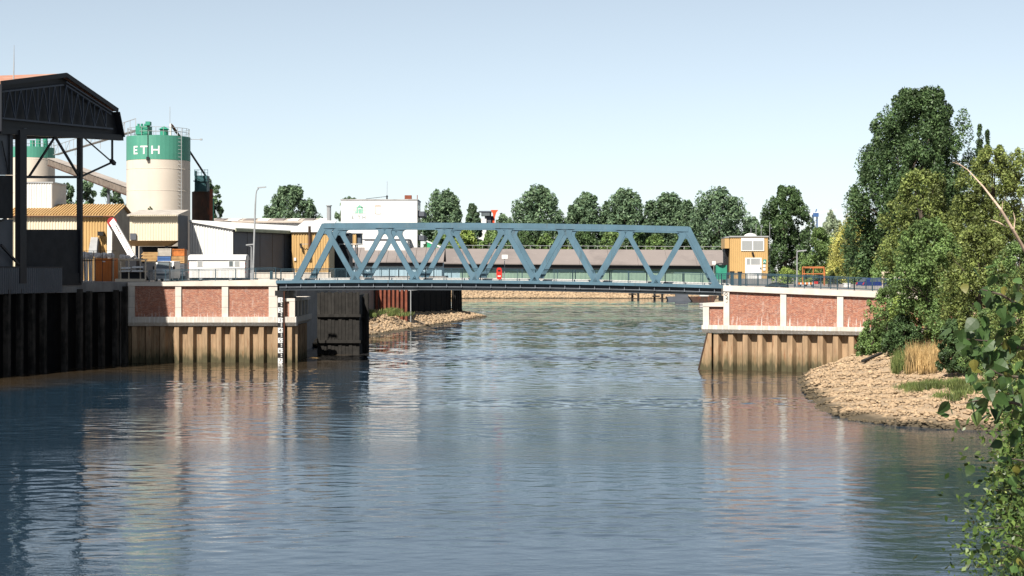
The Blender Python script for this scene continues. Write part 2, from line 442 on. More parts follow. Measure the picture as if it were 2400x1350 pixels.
# sloping stony banks -------------------------------------------------
def stone_mesh(name, k):
    r = random.Random(k); mb = MB(); vs = []
    for th, ph in [(0, 0)] + [(1.05, j*2*math.pi/5) for j in range(5)] + [(2.1, (j+.5)*2*math.pi/5) for j in range(5)] + [(math.pi, 0)]:
        q = r.uniform(.62, 1.05); vs.append((q*math.sin(th)*math.cos(ph), q*math.sin(th)*math.sin(ph)*r.uniform(.7, 1), q*math.cos(th)*.7))
    fs = [(0, 1+j, 1+(j+1) % 5) for j in range(5)] + [(1+j, 6+j, 1+(j+1) % 5) for j in range(5)] + [(1+(j+1) % 5, 6+j, 6+(j+1) % 5) for j in range(5)] + [(6+j, 11, 6+(j+1) % 5) for j in range(5)]
    return mb.add(vs, fs).mesh(name)
STONES = [stone_mesh('stone', 40+k) for k in range(9)]
for m in STONES: m.materials.append(BANK)
SV = [np.array([v.co[:] for v in m.vertices]) for m in STONES]; SF = np.array([p.vertices[:] for p in STONES[0].polygons])
def scatter_stones(parent, pts, sizes, singles, name='stone_fill'):
    """the singles largest-showing stones are parts, the rest one piece"""
    order = np.argsort([-s * 4000 / p[1] for p, s in zip(pts, sizes)])
    for i in order[:singles]:
        place('stone', STONES[i % 9], parent, pts[i], rot=(rng.uniform(-.4, .4), rng.uniform(-.4, .4), rng.uniform(0, 6.28)), scale=(sizes[i]*rng.uniform(.8, 1.4), sizes[i]*rng.uniform(.7, 1.1), sizes[i]*rng.uniform(.6, .9)))
    VV = []; FF = []; o = ORG[parent.name]; base = 0
    for i in order[singles:]:
        c, s = math.cos(i*1.7), math.sin(i*1.7); v = SV[i % 9] * np.array([1.25, .9, .75]) * sizes[i]
        VV.append(np.stack([v[:, 0]*c - v[:, 1]*s + pts[i][0]-o.x, v[:, 0]*s + v[:, 1]*c + pts[i][1]-o.y, v[:, 2] + pts[i][2]-o.z], 1)); FF.append(SF + base); base += 12
    ob = link(name, tri_mesh(name, np.concatenate(VV), np.concatenate(FF)), BANK, parent); ob['kind'] = 'stuff'; return ob

SHORE = np.array([(27.2, 156), (26.6, 152), (23.5, 140), (21.7, 126), (20.0, 111), (20.6, 103), (22.4, 99.5), (25, 97.4), (28, 96), (29, 90), (26, 80), (19, 60), (16, 50), (10, 30), (6.5, 10), (6, -40)], float)
def shore_d(x, y):
    p = np.array([x, y]); best = 1e9
    for a0, b0 in zip(SHORE[:-1], SHORE[1:]):
        ab = b0 - a0; t = np.clip(np.dot(p - a0, ab) / np.dot(ab, ab), 0, 1); best = min(best, np.hypot(*(p - a0 - ab*t)))
    ys = SHORE[::-1, 1]; xs = SHORE[::-1, 0]
    return best if x > np.interp(y, ys, xs) else -best
def bank_z(x, y):
    d = shore_d(x, y)
    if d < 0: return max(-1.2, d * .3)
    d *= 1 + max(0, (y - 122) / 14) + max(0, (92 - y) / 40)
    return float(np.interp(d, [0, 1.5, 8, 26, 38, 60], [0, .42, 1.15, 3.0, 6.2, 6.9]))
def hn(x, y): return .16*math.sin(x*.9+y*.31)*math.sin(y*.7-x*.2) + .08*math.sin(x*2.3+1.7*y)
gx = np.concatenate([np.arange(4, 60, 1.25), np.arange(60, 150, 8)]); gy = np.concatenate([np.arange(-40, 80, 5), np.arange(80, 157, 1.25)])
mb = MB(); mb.v = [(x, y, bank_z(x, y) + hn(x, y) * (1 if bank_z(x, y) > .3 else 0)) for y in gy for x in gx]
nx = len(gx); mb.f = [(j*nx+i, j*nx+i+1, (j+1)*nx+i+1, (j+1)*nx+i) for j in range(len(gy)-1) for i in range(nx-1)]
bank_r = struct(mb.build('river_bank', BANK_MUD, smooth=True))
bank_r['label'] = 'tan stony bank curving out from the brick wall under the bushes'
pts = []; sz = []
while len(pts) < 12000:
    x, y = rng.uniform(19.4, 46), rng.uniform(95, 152)
    d = shore_d(x, y)
    if d < -.25 or d > 22: continue
    if x / y > .31 or (R0 + (Vector((x, y, 0)) - R0)).dot(RN) - R0.dot(RN) < .6: continue
    s = rng.choice([.12, .17, .23, .30, .40], p=[.3, .32, .22, .12, .04]) * rng.uniform(.8, 1.2)
    pts.append((x, y, bank_z(x, y) + hn(x, y)*.9 + s*.12)); sz.append(s * .66)
scatter_stones(bank_r, pts, sz, 300)

# far side of the bridge: stony spit on the left, far shore
SP_W = [(-22.5, 200), (-19.8, 226), (-15.5, 251), (-10.2, 288), (-6.2, 316), (-3.9, 331), (-6.0, 341), (-12, 352), (-26, 385)]
SP_T = [(-25.5, 200), (-24.2, 236), (-22.6, 262), (-18.2, 267.5), (-12.9, 316), (-12.2, 330), (-12, 338), (-17, 348), (-32, 385)]
TZ = [2.2, 2.6, 2.9, 2.7, 1.9, 1.5, 1.4, 1.6, 2.0]
mb = MB(); N = 10
def sp(i, k):
    i0 = int(i); f = i - i0; i1 = min(i0+1, len(SP_W)-1)
    w = [SP_W[i0][j]*(1-f) + SP_W[i1][j]*f for j in (0, 1)]; t = [SP_T[i0][j]*(1-f) + SP_T[i1][j]*f for j in (0, 1)]; tz = TZ[i0]*(1-f) + TZ[i1]*f
    return (w[0]+(t[0]-w[0])*k, w[1]+(t[1]-w[1])*k, -.14 + (tz+.14)*k)
for i in range(len(SP_W)):
    for k in range(N): mb.v.append(sp(i, k/(N-1)))
mb.f = [(i*N+k, (i+1)*N+k, (i+1)*N+k+1, i*N+k+1) for i in range(len(SP_W)-1) for k in range(N-1)]
spit = struct(mb.build('river_bank', BANK_MUD)); spit['label'] = 'tan stone spit reaching into the river beyond the bridge'
pts = []; sz = []
for _ in range(3000):
    p = sp(rng.uniform(0, len(SP_W)-1.001), rng.uniform(.12, 1)); s = rng.uniform(.22, .5); pts.append((p[0], p[1], p[2]+s*.1)); sz.append(s*.85)
scatter_stones(spit, pts, sz, 60)
mb = MB()
FSX = np.linspace(-140, 140, 57)
fsh = lambda x: 536 - .12*max(0, x) + 2.0*math.sin(x*.11)
mb.v = [(x, fsh(x) + 18*k, -.6 + 4.15*k) for x in FSX for k in (0, .5, 1.0)]
mb.f = [(3*i+k, 3*i+3+k, 3*i+4+k, 3*i+1+k) for i in range(len(FSX)-1) for k in (0, 1)]
fbank = struct(mb.build('river_bank', BANK_MUD)); fbank['label'] = 'far stony shore seen under the bridge deck'
pts = []; sz = []
for _ in range(3200):
    x = rng.uniform(-45, 62); k = rng.uniform(.12, 1); s = rng.uniform(.35, .8); pts.append((x, fsh(x)+18*k, -.6+4.15*k+s*.1)); sz.append(s)
scatter_stones(fbank, pts, sz, 40)

# ================================================================== the truss bridge
B0 = Vector((-22.9, 166.7, 0)); BU = Vector((.9967, -.081, 0)); BV = Vector((.081, .9967, 0)); BL = 43.3; BW = 7.5
zc = lambda s: 8.06 + .01154*s - .000512*s*s
def B(s, d, h): return Vector((B0.x + BU.x*s + BV.x*d, B0.y + BU.y*s + BV.y*d, zc(s) + h))
bridge = thing('truss_bridge', (0, 165, 0), 'blue steel truss bridge spanning the river between two brick abutments', 'bridge')
def strip(mb, s0, s1, d0, d1, h0, h1, n=24):
    for i in range(n):
        a_, b_ = s0 + (s1-s0)*i/n, s0 + (s1-s0)*(i+1)/n
        mb.hexa([B(a_, d0, h0), B(b_, d0, h0), B(b_, d1, h0), B(a_, d1, h0)], [B(a_, d0, h1), B(b_, d0, h1), B(b_, d1, h1), B(a_, d1, h1)])
    return mb
def solid_strip(s0, s1, d0, d1, h0, h1, n=24):
    mb = MB()
    for i in range(n+1):
        s = s0 + (s1-s0)*i/n
        mb.v += [tuple(B(s, d0, h0)), tuple(B(s, d1, h0)), tuple(B(s, d1, h1)), tuple(B(s, d0, h1))]
    for i in range(n):
        for k in range(4): mb.f.append((4*i+k, 4*i+(k+1) % 4, 4*i+4+(k+1) % 4, 4*i+4+k))
    mb.f += [(0, 1, 2, 3), (4*n+3, 4*n+2, 4*n+1, 4*n)]
    return mb
TOP = [4.75 + 5.8333*i for i in range(7)]; BOT = [1.88] + [7.667 + 5.8333*i for i in range(6)] + [42.6]
HT, HB = 5.53, 5.02
def prism2(poly, d0, d1):
    return MB().prism([B(s, d0, h) for s, h in poly], BV * (d1 - d0))
def fillet(C, d1, d2, r):
    C, d1, d2 = Vector(C), Vector(d1).normalized(), Vector(d2).normalized()
    phi = d1.angle(d2); t = r / math.tan(phi/2); cen = C + (d1 + d2).normalized() * (r / math.sin(phi/2))
    A, E = C + d1*t, C + d2*t; a0 = A - cen; a1 = E - cen
    ang = math.atan2(a0.x*a1.y - a0.y*a1.x, a0.dot(a1)); pts = [C]
    for k in range(9):
        q = ang*k/8; c, s_ = math.cos(q), math.sin(q); pts.append(cen + Vector((a0.x*c - a0.y*s_, a0.x*s_ + a0.y*c)))
    return [(p.x, p.y) for p in pts]
far_parts = []
def both(name, mb, mat):
    o = mb.build(name, mat, bridge); far_parts.append(place(name, o.data, bridge, ORG[bridge.name] + BV*BW)); return o
both('top_chord', solid_strip(TOP[0]-.15, TOP[-1]+.15, -.22, .22, HB, HT), STEEL_BLUE)
both('bottom_chord', solid_strip(-.1, BL+.1, -.32, .18, -.30, 0), STEEL_BLUE)
def member(b, t, w):
    """slanted member's four corners in (s,h), cut level at top and bottom"""
    d = Vector((t[0]-b[0], t[1]-b[1])); hw = w/2 * d.length / d.y
    return [(b[0]-hw, b[1]), (b[0]+hw, b[1]), (t[0]+hw, t[1]), (t[0]-hw, t[1])]
mem = []
for i in range(14):
    bi, ti = (i+1)//2, i//2
    end = i in (0, 13); w = .60 if end else .47
    m = member((BOT[bi], -.02), (TOP[ti], HT - .03 if end else HB + .1), w); mem.append(m)
    both('end_post' if end else 'diagonal', prism2(m, -.19 if end else -.165, .19 if end else .165), STEEL_BLUE)
def dirn(p, q): return (q[0]-p[0], q[1]-p[1])
def inter(p, d, q, e):
    k = ((q[0]-p[0])*e[1] - (q[1]-p[1])*e[0]) / (d[0]*e[1] - d[1]*e[0]); return (p[0]+d[0]*k, p[1]+d[1]*k)
for j in range(7):                       # gusset plates under the top chord
    L, Rr = mem[2*j], mem[2*j+1]
    dl, dr = dirn(L[3], L[0]), dirn(Rr[3], Rr[0])
    mb = MB()
    crot = inter(L[1], dl, Rr[0], dr)
    mb.prism([B(s, -.15, h) for s, h in fillet(crot, dl, dr, .22)], BV*.30)
    if j > 0: mb.prism([B(s, -.15, h) for s, h in fillet(inter(L[0], dl, (0, HB), (1, 0)), (-1, 0), dl, .42)], BV*.30)
    if j < 6: mb.prism([B(s, -.15, h) for s, h in fillet(inter(Rr[1], dr, (0, HB), (1, 0)), (1, 0), dr, .42)], BV*.30)
    w0, w1 = inter(L[0], dl, (0, HB), (1, 0))[0], inter(Rr[1], dr, (0, HB), (1, 0))[0]
    mb.prism([B(s, -.175, h) for s, h in [(max(w0, TOP[0]-.3) if j == 0 else w0-.2, HB+.04), (w1+.2 if j < 6 else min(w1, TOP[6]+.3), HB+.04), crot if j in (0, 6) else (w1-.2, crot[1]+.25), (w0+.2, crot[1]+.25) if j not in (0, 6) else (crot[0]-.01, crot[1])]], BV*.35)
    both('gusset', mb, STEEL_BLUE)
for j in range(8):                       # and over the bottom chord
    mb = MB(); down = mem[2*j-1] if j > 0 else None; up = mem[2*j] if j < 7 else None
    if up:
        d = dirn(up[0], up[3])
        mb.prism([B(s, -.15, h) for s, h in fillet((up[1][0], 0), (1, 0), dirn(up[1], up[2]), .2)], BV*.30)
        if j == 0: mb.prism([B(s, -.15, h) for s, h in fillet((up[0][0], 0), (-1, 0), d, .3)], BV*.30)
    if down:
        mb.prism([B(s, -.15, h) for s, h in fillet((down[0][0], 0), (-1, 0), dirn(down[0], down[3]), .2)], BV*.30)
        if j == 7: mb.prism([B(s, -.15, h) for s, h in fillet((down[1][0], 0), (1, 0), dirn(down[1], down[2]), .3)], BV*.30)
    if up and down:
        cr = inter(down[1], dirn(down[1], down[2]), up[0], dirn(up[0], up[3]))
        mb.prism([B(s, -.15, h) for s, h in fillet(cr, dirn(down[1], down[2]), dirn(up[0], up[3]), .3)], BV*.30)
    both('base_gusset', mb, STEEL_BLUE)
solid_strip(-1.2, BL+1.2, .185, BW-.185, -.28, -.06).build('deck', ASPHALT, bridge)
for d in (1.05, BW-1.25): solid_strip(-.8, BL+.8, d, d+.2, -.06, .17).build('kerb', WHITE, bridge)
for d in (.02, BW-.3): solid_strip(.2, BL-.2, d, d+.1, -.9, -.302).build('girder_web', GIRDER, bridge)
for d in (-.14, BW-.4): solid_strip(.2, BL-.2, d, d+.42, -1.0, -.905).build('girder_flange', GIRDER, bridge)
solid_strip(.2, BL-.2, -.16, -.10, -.68, -.64).build('service_pipe', STIFF, bridge)
ns = 30
for i in range(ns):
    s = .9 + (BL-1.8)*i/(ns-1)
    MB().prism([B(s-.025, -.20, -.305), B(s+.025, -.20, -.305), B(s+.025, -.17, -.72), B(s-.025, -.17, -.72)], BV*.17).build('stiffener', STIFF, bridge)
for i in range(15):
    s = .9 + (BL-1.8)*i/14
    MB().beam(B(s, .15, -.62), B(s, BW-.3, -.62), .25, .55).build('floor_beam', GIRDER, bridge)
for s in (-.3, BL-.5): MB().hexa([B(s, -.1, -1.5), B(s+.8, -.1, -1.5), B(s+.8, .3, -1.5), B(s, .3, -1.5)], [B(s, -.1, -1.003), B(s+.8, -.1, -1.003), B(s+.8, .3, -1.003), B(s, .3, -1.003)]).build('bearing', BLACK, bridge)

# ------------------------------------------------------------------ railings
def railing(name, pts, label, group, h=1.15, post=2.0, bar=.13, mat=RAIL_BLUE):
    """pts: foot line (world); posts, rails and a thin bar infill"""
    pts = [Vector(p) for p in pts]
    r = thing(name, pts[0], label, 'railing', group)
    up = Vector((0, 0, 1)); rail = MB(); low = MB(); mid = MB(); bars = MB()
    pm = None
    for a_, b_ in zip(pts[:-1], pts[1:]):
        L = (b_-a_).length; d = (b_-a_)/L
        rail.beam(a_+up*h, b_+up*h, .07, .06); low.beam(a_+up*.14, b_+up*.14, .04, .04); mid.beam(a_+up*(h-.12), b_+up*(h-.12), .04, .04)
        n = max(1, round(L/post))
        for i in range(n + 1):
            q = a_ + d*(L*i/n)
            if pm is None: pm = MB().box(-.035, .035, -.035, .035, 0, h-.03).mesh('post'); pm.materials.append(mat)
            place('post', pm, r, q, math.atan2(d.y, d.x))
        nb = int(L/bar)
        for i in range(nb):
            q = a_ + d*(L*(i+.5)/nb); bars.beam(q+up*.14, q+up*(h-.12), .018, .018)
    rail.build('handrail', mat, r); low.build('lower_rail', mat, r); mid.build('middle_rail', mat, r)
    o = bars.build('infill_bars', mat, r); o['kind'] = 'stuff'
    return r
seg = lambda d, s0, s1, n: [B(s0+(s1-s0)*i/n, d, -.05) for i in range(n+1)]
railing('railing', seg(.62, .2, BL-.2, 12), 'blue bar railing along the near footway of the truss bridge', 'bridge railings')
railing('railing', seg(BW-.62, .2, BL-.2, 12), 'blue bar railing along the far side of the bridge deck', 'bridge railings')

# ================================================================== abutments
def sheet_pile_mesh(L=5.6, per=1.38, dep=.55):
    mb = MB(); a_ = [(-.69, dep), (-.45, dep), (-.22, 0), (.22, 0), (.45, dep), (.69, dep)]
    a_ = [(x*per/1.38, y) for x, y in a_]
    mb.v = [(x, y, 0) for x, y in a_] + [(x, y, L) for x, y in a_] + [(x, y+.03, 0) for x, y in a_] + [(x, y+.03, L) for x, y in a_]
    for i in range(5): mb.f += [(i, i+1, 7+i, 6+i), (12+i, 18+i, 19+i, 13+i), (6+i, 7+i, 19+i, 18+i)]
    m = mb.mesh('sheet_pile'); m.materials.append(PILE); return m
SPM = sheet_pile_mesh()
# --- left
AL = thing('bridge_abutment', (-30, 166.7, 0), 'brick and concrete abutment at the left bridge end, half in dark shade', 'abutment')
lz = lambda x: 7.85 + (x + 37.5) * .02
mb = MB(); mb.hexa([(-37.5, 166.55, 7.5), (-22.9, 166.55, 7.5), (-22.9, 167.7, 7.5), (-37.5, 167.7, 7.5)], [(-37.5, 166.55, lz(-37.5)), (-22.9, 166.55, lz(-22.9)), (-22.9, 167.7, lz(-22.9)), (-37.5, 167.7, lz(-37.5))]); mb.build('coping', CONC, AL)
MB().box(-37.4, -22.95, 166.95, 167.7, 3.6, 7.5).build('wall_core', CONC_GREY, AL)
PL = [(300, 316), (411, 425), (520, 535), (630, 650)]
for a_, b_ in PL:
    x0, x1 = XX(a_, 166.7), XX(b_, 166.7)
    MB().box(x0, x1 - (.003 if b_ == 650 else 0), 166.62, 167.0, 4.5, 7.497).build('pilaster', CONC, AL)
    for z in (5.4, 6.5): MB().box(x0-.004, x1+.004 if b_ != 650 else x1-.006, 166.615, 166.8, z, z+.025).build('pilaster_joint', CONC_GREY, AL)
for (_, a_), (b_, _) in zip(PL[:-1], PL[1:]):
    MB().box(XX(a_, 166.7)+.002, XX(b_, 166.7)-.002, 166.80, 166.949, 4.5, 7.497).build('brick_panel', BRICK_L, AL)
# low bearing shelf on the river side
MB().box(-22.9, -21.2, 166.62, 179.5, 6.0, 6.3).build('shelf_coping', CONC, AL)
MB().box(-22.85, -21.35, 166.95, 179.4, 3.62, 5.998).build('shelf_core', CONC_GREY, AL)
for x0, x1 in ((-22.9, -22.55), (-21.75, -21.2)): MB().box(x0, x1, 166.64, 166.95, 4.5, 5.998).build('pilaster', CONC, AL)
MB().box(-22.548, -21.752, 166.80, 166.949, 4.5, 5.998).build('brick_panel', BRICK_L, AL)
for y in (169.4, 172, 174.6, 177.2): MB().box(-21.349, -21.2, y, y+.45, 4.502, 5.997).build('pilaster', CONC, AL)
MB().prism([(-37.6, 166.38, 4.497), (-37.6, 166.38, 3.95), (-37.6, 166.62, 3.6), (-37.6, 167.7, 3.6), (-37.6, 167.7, 4.497)], (16.55, 0, 0)).build('base_beam', CONC_BASE, AL)
MB().prism([(-21.05, 167.71, 4.499), (-21.05, 167.71, 3.96), (-21.4, 167.71, 3.62), (-22.8, 167.71, 3.62), (-22.8, 167.71, 4.499)], (0, 11.8, 0)).build('base_beam', CONC_BASE, AL)
x = -36.9
while x < -21.4:
    place('sheet_pile', SPM, AL, (x, 166.72, -2.05)); x += 1.38
for k in range(8): place('sheet_pile', SPM, AL, (-21.35, 167.9 + 1.38*k, -2.03), math.pi/2)
MB().box(-22.9, -22.1, 169, 175, 6.31, 7.0).build('bearing_block', CONC, AL)
# --- right
AR = thing('bridge_abutment', R(9, 0, 0), 'sunlit red brick abutment at the right bridge end, running into bushes', 'abutment')
rz = lambda s: 7.67 - (s - 2.1) * .034
def rbox(s0, s1, o0, o1, z0, z1, z1b=None):
    z1b = z1 if z1b is None else z1b
    return MB().hexa([R(s0, o1, z0), R(s1, o1, z0), R(s1, o0, z0), R(s0, o0, z0)], [R(s0, o1, z1), R(s1, o1, z1b), R(s1, o0, z1b), R(s0, o0, z1)])
SE = 24
MB().hexa([R(2.1, .17, rz(2.1)-.52), R(SE, .17, rz(SE)-.52), R(SE, -.98, rz(SE)-.52), R(2.1, -.98, rz(2.1)-.52)], [R(2.1, .17, rz(2.1)), R(SE, .17, rz(SE)), R(SE, -.98, rz(SE)), R(2.1, -.98, rz(2.1))]).build('coping', CONC, AR)
rbox(2.15, SE, -.97, -.25, 3.4, rz(2.15)-.53, rz(SE)-.53).build('wall_core', CONC_GREY, AR)
RP = [(2.1, 2.65), (7.4, 7.95), (12.55, 13.1), (17.7, 18.25), (23, 23.6)]
for s0, s1 in RP: rbox(s0, s1, -.25, .09, 4.07, rz(s0)-.523, rz(s1)-.523).build('pilaster', CONC, AR)
for (_, s0), (s1, _) in zip(RP[:-1], RP[1:]): rbox(s0+.002, s1-.002, -.248, -.08, 4.07, rz(s0)-.523, rz(s1)-.523).build('brick_panel', BRICK_R, AR)
rbox(.15, 2.098, -8, .14, 5.75, 6.07).build('shelf_coping', CONC, AR)
rbox(.25, 2.098, -7.9, -.25, 3.41, 5.748).build('shelf_core', CONC_GREY, AR)
rbox(.15, .72, -.25, .1, 4.07, 5.748).build('pilaster', CONC, AR)
rbox(.722, 2.098, -.25, -.08, 4.07, 5.748).build('brick_panel', BRICK_R, AR)
rbox(2.1, 2.6, -8, -.99, 3.5, 7.3).build('return_wall', CONC_GREY, AR)
rb = [R(.1, .34, 4.067), R(.1, .34, 3.70), R(.1, .12, 3.37), R(.1, -.95, 3.37), R(.1, -.95, 4.067)]
MB().prism(rb, RU*(SE-.1)).build('base_beam', CONC_BASE, AR)
ang = math.atan2(RU.y, RU.x)
for k in range(14): place('sheet_pile', SPM, AR, R(1.35 + 1.38*k, -.02, -2.28), ang)
mb = MB(); mb.prism([R(.95, .06, 3.36), R(.6, .06, 3.36), R(-.75, .06, -2), R(.95, .06, -2)], RN*-.05); mb.build('raking_pile', PILE, AR)
MB().prism([R(.62, .12, 3.36), R(.50, .12, 3.36), R(-.85, .12, -2), R(-.73, .12, -2)], RN*-.5).build('pile_edge', RUST_D, AR)
# scrawled dark marks on its end pilaster
mb = MB()
def squig(pts, w=.05):
    for p, q in zip(pts[:-1], pts[1:]): mb.beam(R(p[0], .094, p[1]), R(q[0], .094, q[1]), w, .008, RN)
squig([(2.28, 7.0), (2.2, 6.85), (2.34, 6.75), (2.48, 6.88), (2.4, 7.03), (2.28, 7.0)]); squig([(2.42, 6.74), (2.5, 6.55), (2.32, 6.45), (2.55, 6.42)]); squig([(2.3, 6.2), (2.42, 6.1), (2.5, 6.25)], .03)
mb.build('graffiti', BLACK, AR)
railing('railing', [R(s, -.25, rz(s)) for s in (2.3, 8, 14, 22)], 'blue bar railing on top of the sunlit right abutment', 'abutment railings', post=1.7)
railing('railing', [(x, 166.95, lz(x)) for x in (-35.5, -29, -23.1)], 'blue bar railing on top of the left abutment wall', 'abutment railings', post=1.8)
railing('railing', [Vector((-23.1, 166.95, lz(-23.1))), B(.2, .62, -.05)], 'short blue railing piece joining left abutment and bridge', 'abutment railings', post=1.0)
railing('railing', [B(BL-.2, .62, -.05), R(3.6, -5.5, 7.6), R(9, -5.0, 7.4), R(22, -5.0, 6.9)], 'second blue railing behind the right abutment railing', 'abutment railings', post=1.7)

# ------------------------------------------------------------------ clearance gauge
gx0, gx1, gy_ = XX(651, 166.2), XX(664, 166.2), 166.2
gauge = thing('clearance_gauge', ((gx0+gx1)/2, gy_, 0), 'black and white numbered clearance gauge standing in the water by the left abutment', 'gauge')
MB().box(gx0, gx1, gy_, gy_+.08, -1.5, ZZ(683, gy_)).build('board', BLACK, gauge)
MB().box(gx1-.06, gx1+.1, gy_+.081, gy_+.3, -1.5, ZZ(683, gy_)-.02).build('backing_post', RUST_D, gauge)
w = gx1 - gx0
z1 = ZZ(703, gy_)
for k in range(7):
    zc_ = z1 - k*.985
    pl = MB().box(gx0+.02, gx1-.12, gy_-.012, gy_-.002, zc_-.25, zc_+.25).build('number_plate', WHITE, gauge)
    vs, fs = text_shape(str(k+1), .52)
    cx = (max(v.x for v in vs)+min(v.x for v in vs))/2
    MB().add([(gx0+.24+v.x-cx, gy_-.02, zc_-.17+v.y) for v in vs], fs).build('digit', BLACK, pl)
    for j in range(2): MB().box(gx0+.30, gx0+.42, gy_-.012, gy_-.002, zc_-.42-.18*j, zc_-.33-.18*j).build('mark', WHITE, gauge)
    for j in range(3): MB().box(gx1-.12, gx1-.04, gy_-.012, gy_-.002, zc_-.2+.16*j, zc_-.12+.16*j).build('mark', WHITE, gauge)

# ------------------------------------------------------------------ under the bridge, left
fw = thing('fender_wall', (-19, 186, 0), 'dark timber fender wall in the shade beneath the left bridge end', 'wall')
for k in range(12):
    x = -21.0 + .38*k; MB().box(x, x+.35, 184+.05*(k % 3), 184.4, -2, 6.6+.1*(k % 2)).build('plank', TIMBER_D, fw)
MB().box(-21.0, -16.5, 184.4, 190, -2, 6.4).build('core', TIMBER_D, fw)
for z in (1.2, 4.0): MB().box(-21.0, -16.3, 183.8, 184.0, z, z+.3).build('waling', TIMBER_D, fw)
dol = thing('mooring_pile', (-16.2, 187, 0), 'tall dark timber pile standing in the water below the bridge', 'pile')
MB().tube((-15.9, 187, -2), (-15.9, 187, 6.5), .26, .24, 10).build('post', TIMBER_D, dol)
MB().tube((-16.5, 188.4, -2), (-16.35, 188.4, 6.2), .2, .18, 8).build('post', TIMBER_D, dol)
MB().box(-16.8, -15.7, 186.7, 186.95, 1.0, 1.35).build('waling', TIMBER_D, dol)
MB().box(-16.8, -15.75, 187.1, 188.3, 3.6, 3.9).build('waling', TIMBER_D, dol)
# rusty red sheet wall and dark quay beyond the bridge
rw = thing('sheet_pile_wall', (-18.8, 265, 0), 'rust red sheet pile wall above the stone spit beyond the bridge', 'wall')
for k in range(8):
    m = MB(); x = -21.3 + .66*k
    m.prism([(x, 265.2, 1.0), (x+.14, 264.75, 1.0), (x+.40, 264.75, 1.0), (x+.54, 265.2, 1.0)], (0, 0, 6.8)); m.build('sheet_pile', RUST, rw)
MB().box(-21.5, -15.9, 264.6, 265.5, 7.4, 7.95).build('cap', CONC_GREY, rw)
MB().tube((-15.7, 264.6, 1), (-15.7, 264.6, 7.9), .09, n=8).build('pipe', GALV, rw)
dq = thing('quay_wall', (-12, 295, 0), 'black shaded quay wall at the tip of the stone spit', 'wall')
d0, d1 = Vector((-17.6, 265.6, 0)), Vector((-11.4, 318, 0)); dn = Vector((.99, -.136, 0))
for k in range(9):
    a_, b_ = d0.lerp(d1, k/9) + dn*.12, d0.lerp(d1, (k+.94)/9) + dn*.12
    MB().hexa([(a_.x, a_.y, .5), (b_.x, b_.y, .5), (b_.x-.3, b_.y, .5), (a_.x-.3, a_.y, .5)], [(a_.x, a_.y, 5.7), (b_.x, b_.y, 5.7), (b_.x-.3, b_.y, 5.7), (a_.x-.3, a_.y, 5.7)]).build('panel', SHADE_BLACK, dq)
for k in range(5): MB().tube((-11.0+.55*k*.6, 317+2*k, .2), (-11.0+.5*k*.6, 317+2*k, 5.6), .22, n=8).build('pile', TIMBER_D, dq)
MB().box(-12.8, -9.8, 318, 328, 5.3, 5.7).build('cap', TIMBER_D, dq)
MB().prism([(-17.8, 265.8, 0), (-11.8, 318, 0), (-28, 318, 0), (-28, 265.8, 0)], (0, 0, 5.6)).build('fill', CONC_GREY, dq)

# ------------------------------------------------------------------ dark piled quay on the left
quay = thing('quay_wall', (QX(155), 155, 0), 'dark shaded quay wall of upright piles on the left bank', 'wall')
qd = Vector((.2597, .9657, 0)); qn = Vector((.9657, -.2597, 0))
def Q(Y, off, z): return Vector((QX(Y) + qn.x*off, Y + qn.y*off, z))
MB().hexa([Q(100, -.55, -2), Q(166.3, -.55, -2), Q(166.3, -.9, -2), Q(100, -.9, -2)], [Q(100, -.55, 7.6), Q(166.3, -.55, 7.6), Q(166.3, -.9, 7.6), Q(100, -.9, 7.6)]).build('back_wall', SHADE_BLACK, quay)
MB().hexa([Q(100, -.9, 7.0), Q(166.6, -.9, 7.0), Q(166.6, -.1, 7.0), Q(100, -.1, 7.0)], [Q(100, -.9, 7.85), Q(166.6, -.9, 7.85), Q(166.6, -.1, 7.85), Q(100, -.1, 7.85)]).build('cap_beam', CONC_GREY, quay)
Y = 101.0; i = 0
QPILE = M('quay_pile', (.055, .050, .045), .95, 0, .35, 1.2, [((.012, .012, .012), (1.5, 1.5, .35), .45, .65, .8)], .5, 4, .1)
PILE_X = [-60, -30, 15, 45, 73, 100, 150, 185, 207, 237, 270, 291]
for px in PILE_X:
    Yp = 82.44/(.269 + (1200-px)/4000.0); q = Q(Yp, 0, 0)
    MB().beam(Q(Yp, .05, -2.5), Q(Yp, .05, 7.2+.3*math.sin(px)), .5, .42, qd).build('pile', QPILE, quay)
# ================================================================== dark craneway hall on the left quay
YG = lambda px: 82.44/(.269 + (1200-px)/4000.0)
def G(px, py, off=0.0):
    Y = YG(px); return Vector((QX(Y) + qn.x*off, Y + qn.y*off, ZZ(py, Y)))
hall = thing('crane_hall', (QX(155)-6, 157, LZ), 'dark open-sided crane hall with gabled roof on the left quay', 'hall')
back = -qn * 26
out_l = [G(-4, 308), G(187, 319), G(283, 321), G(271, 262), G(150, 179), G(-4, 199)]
MB().prism([p - qn*.25 for p in out_l], -qn*.12).build('gable_wall', DARKCLAD, hall)
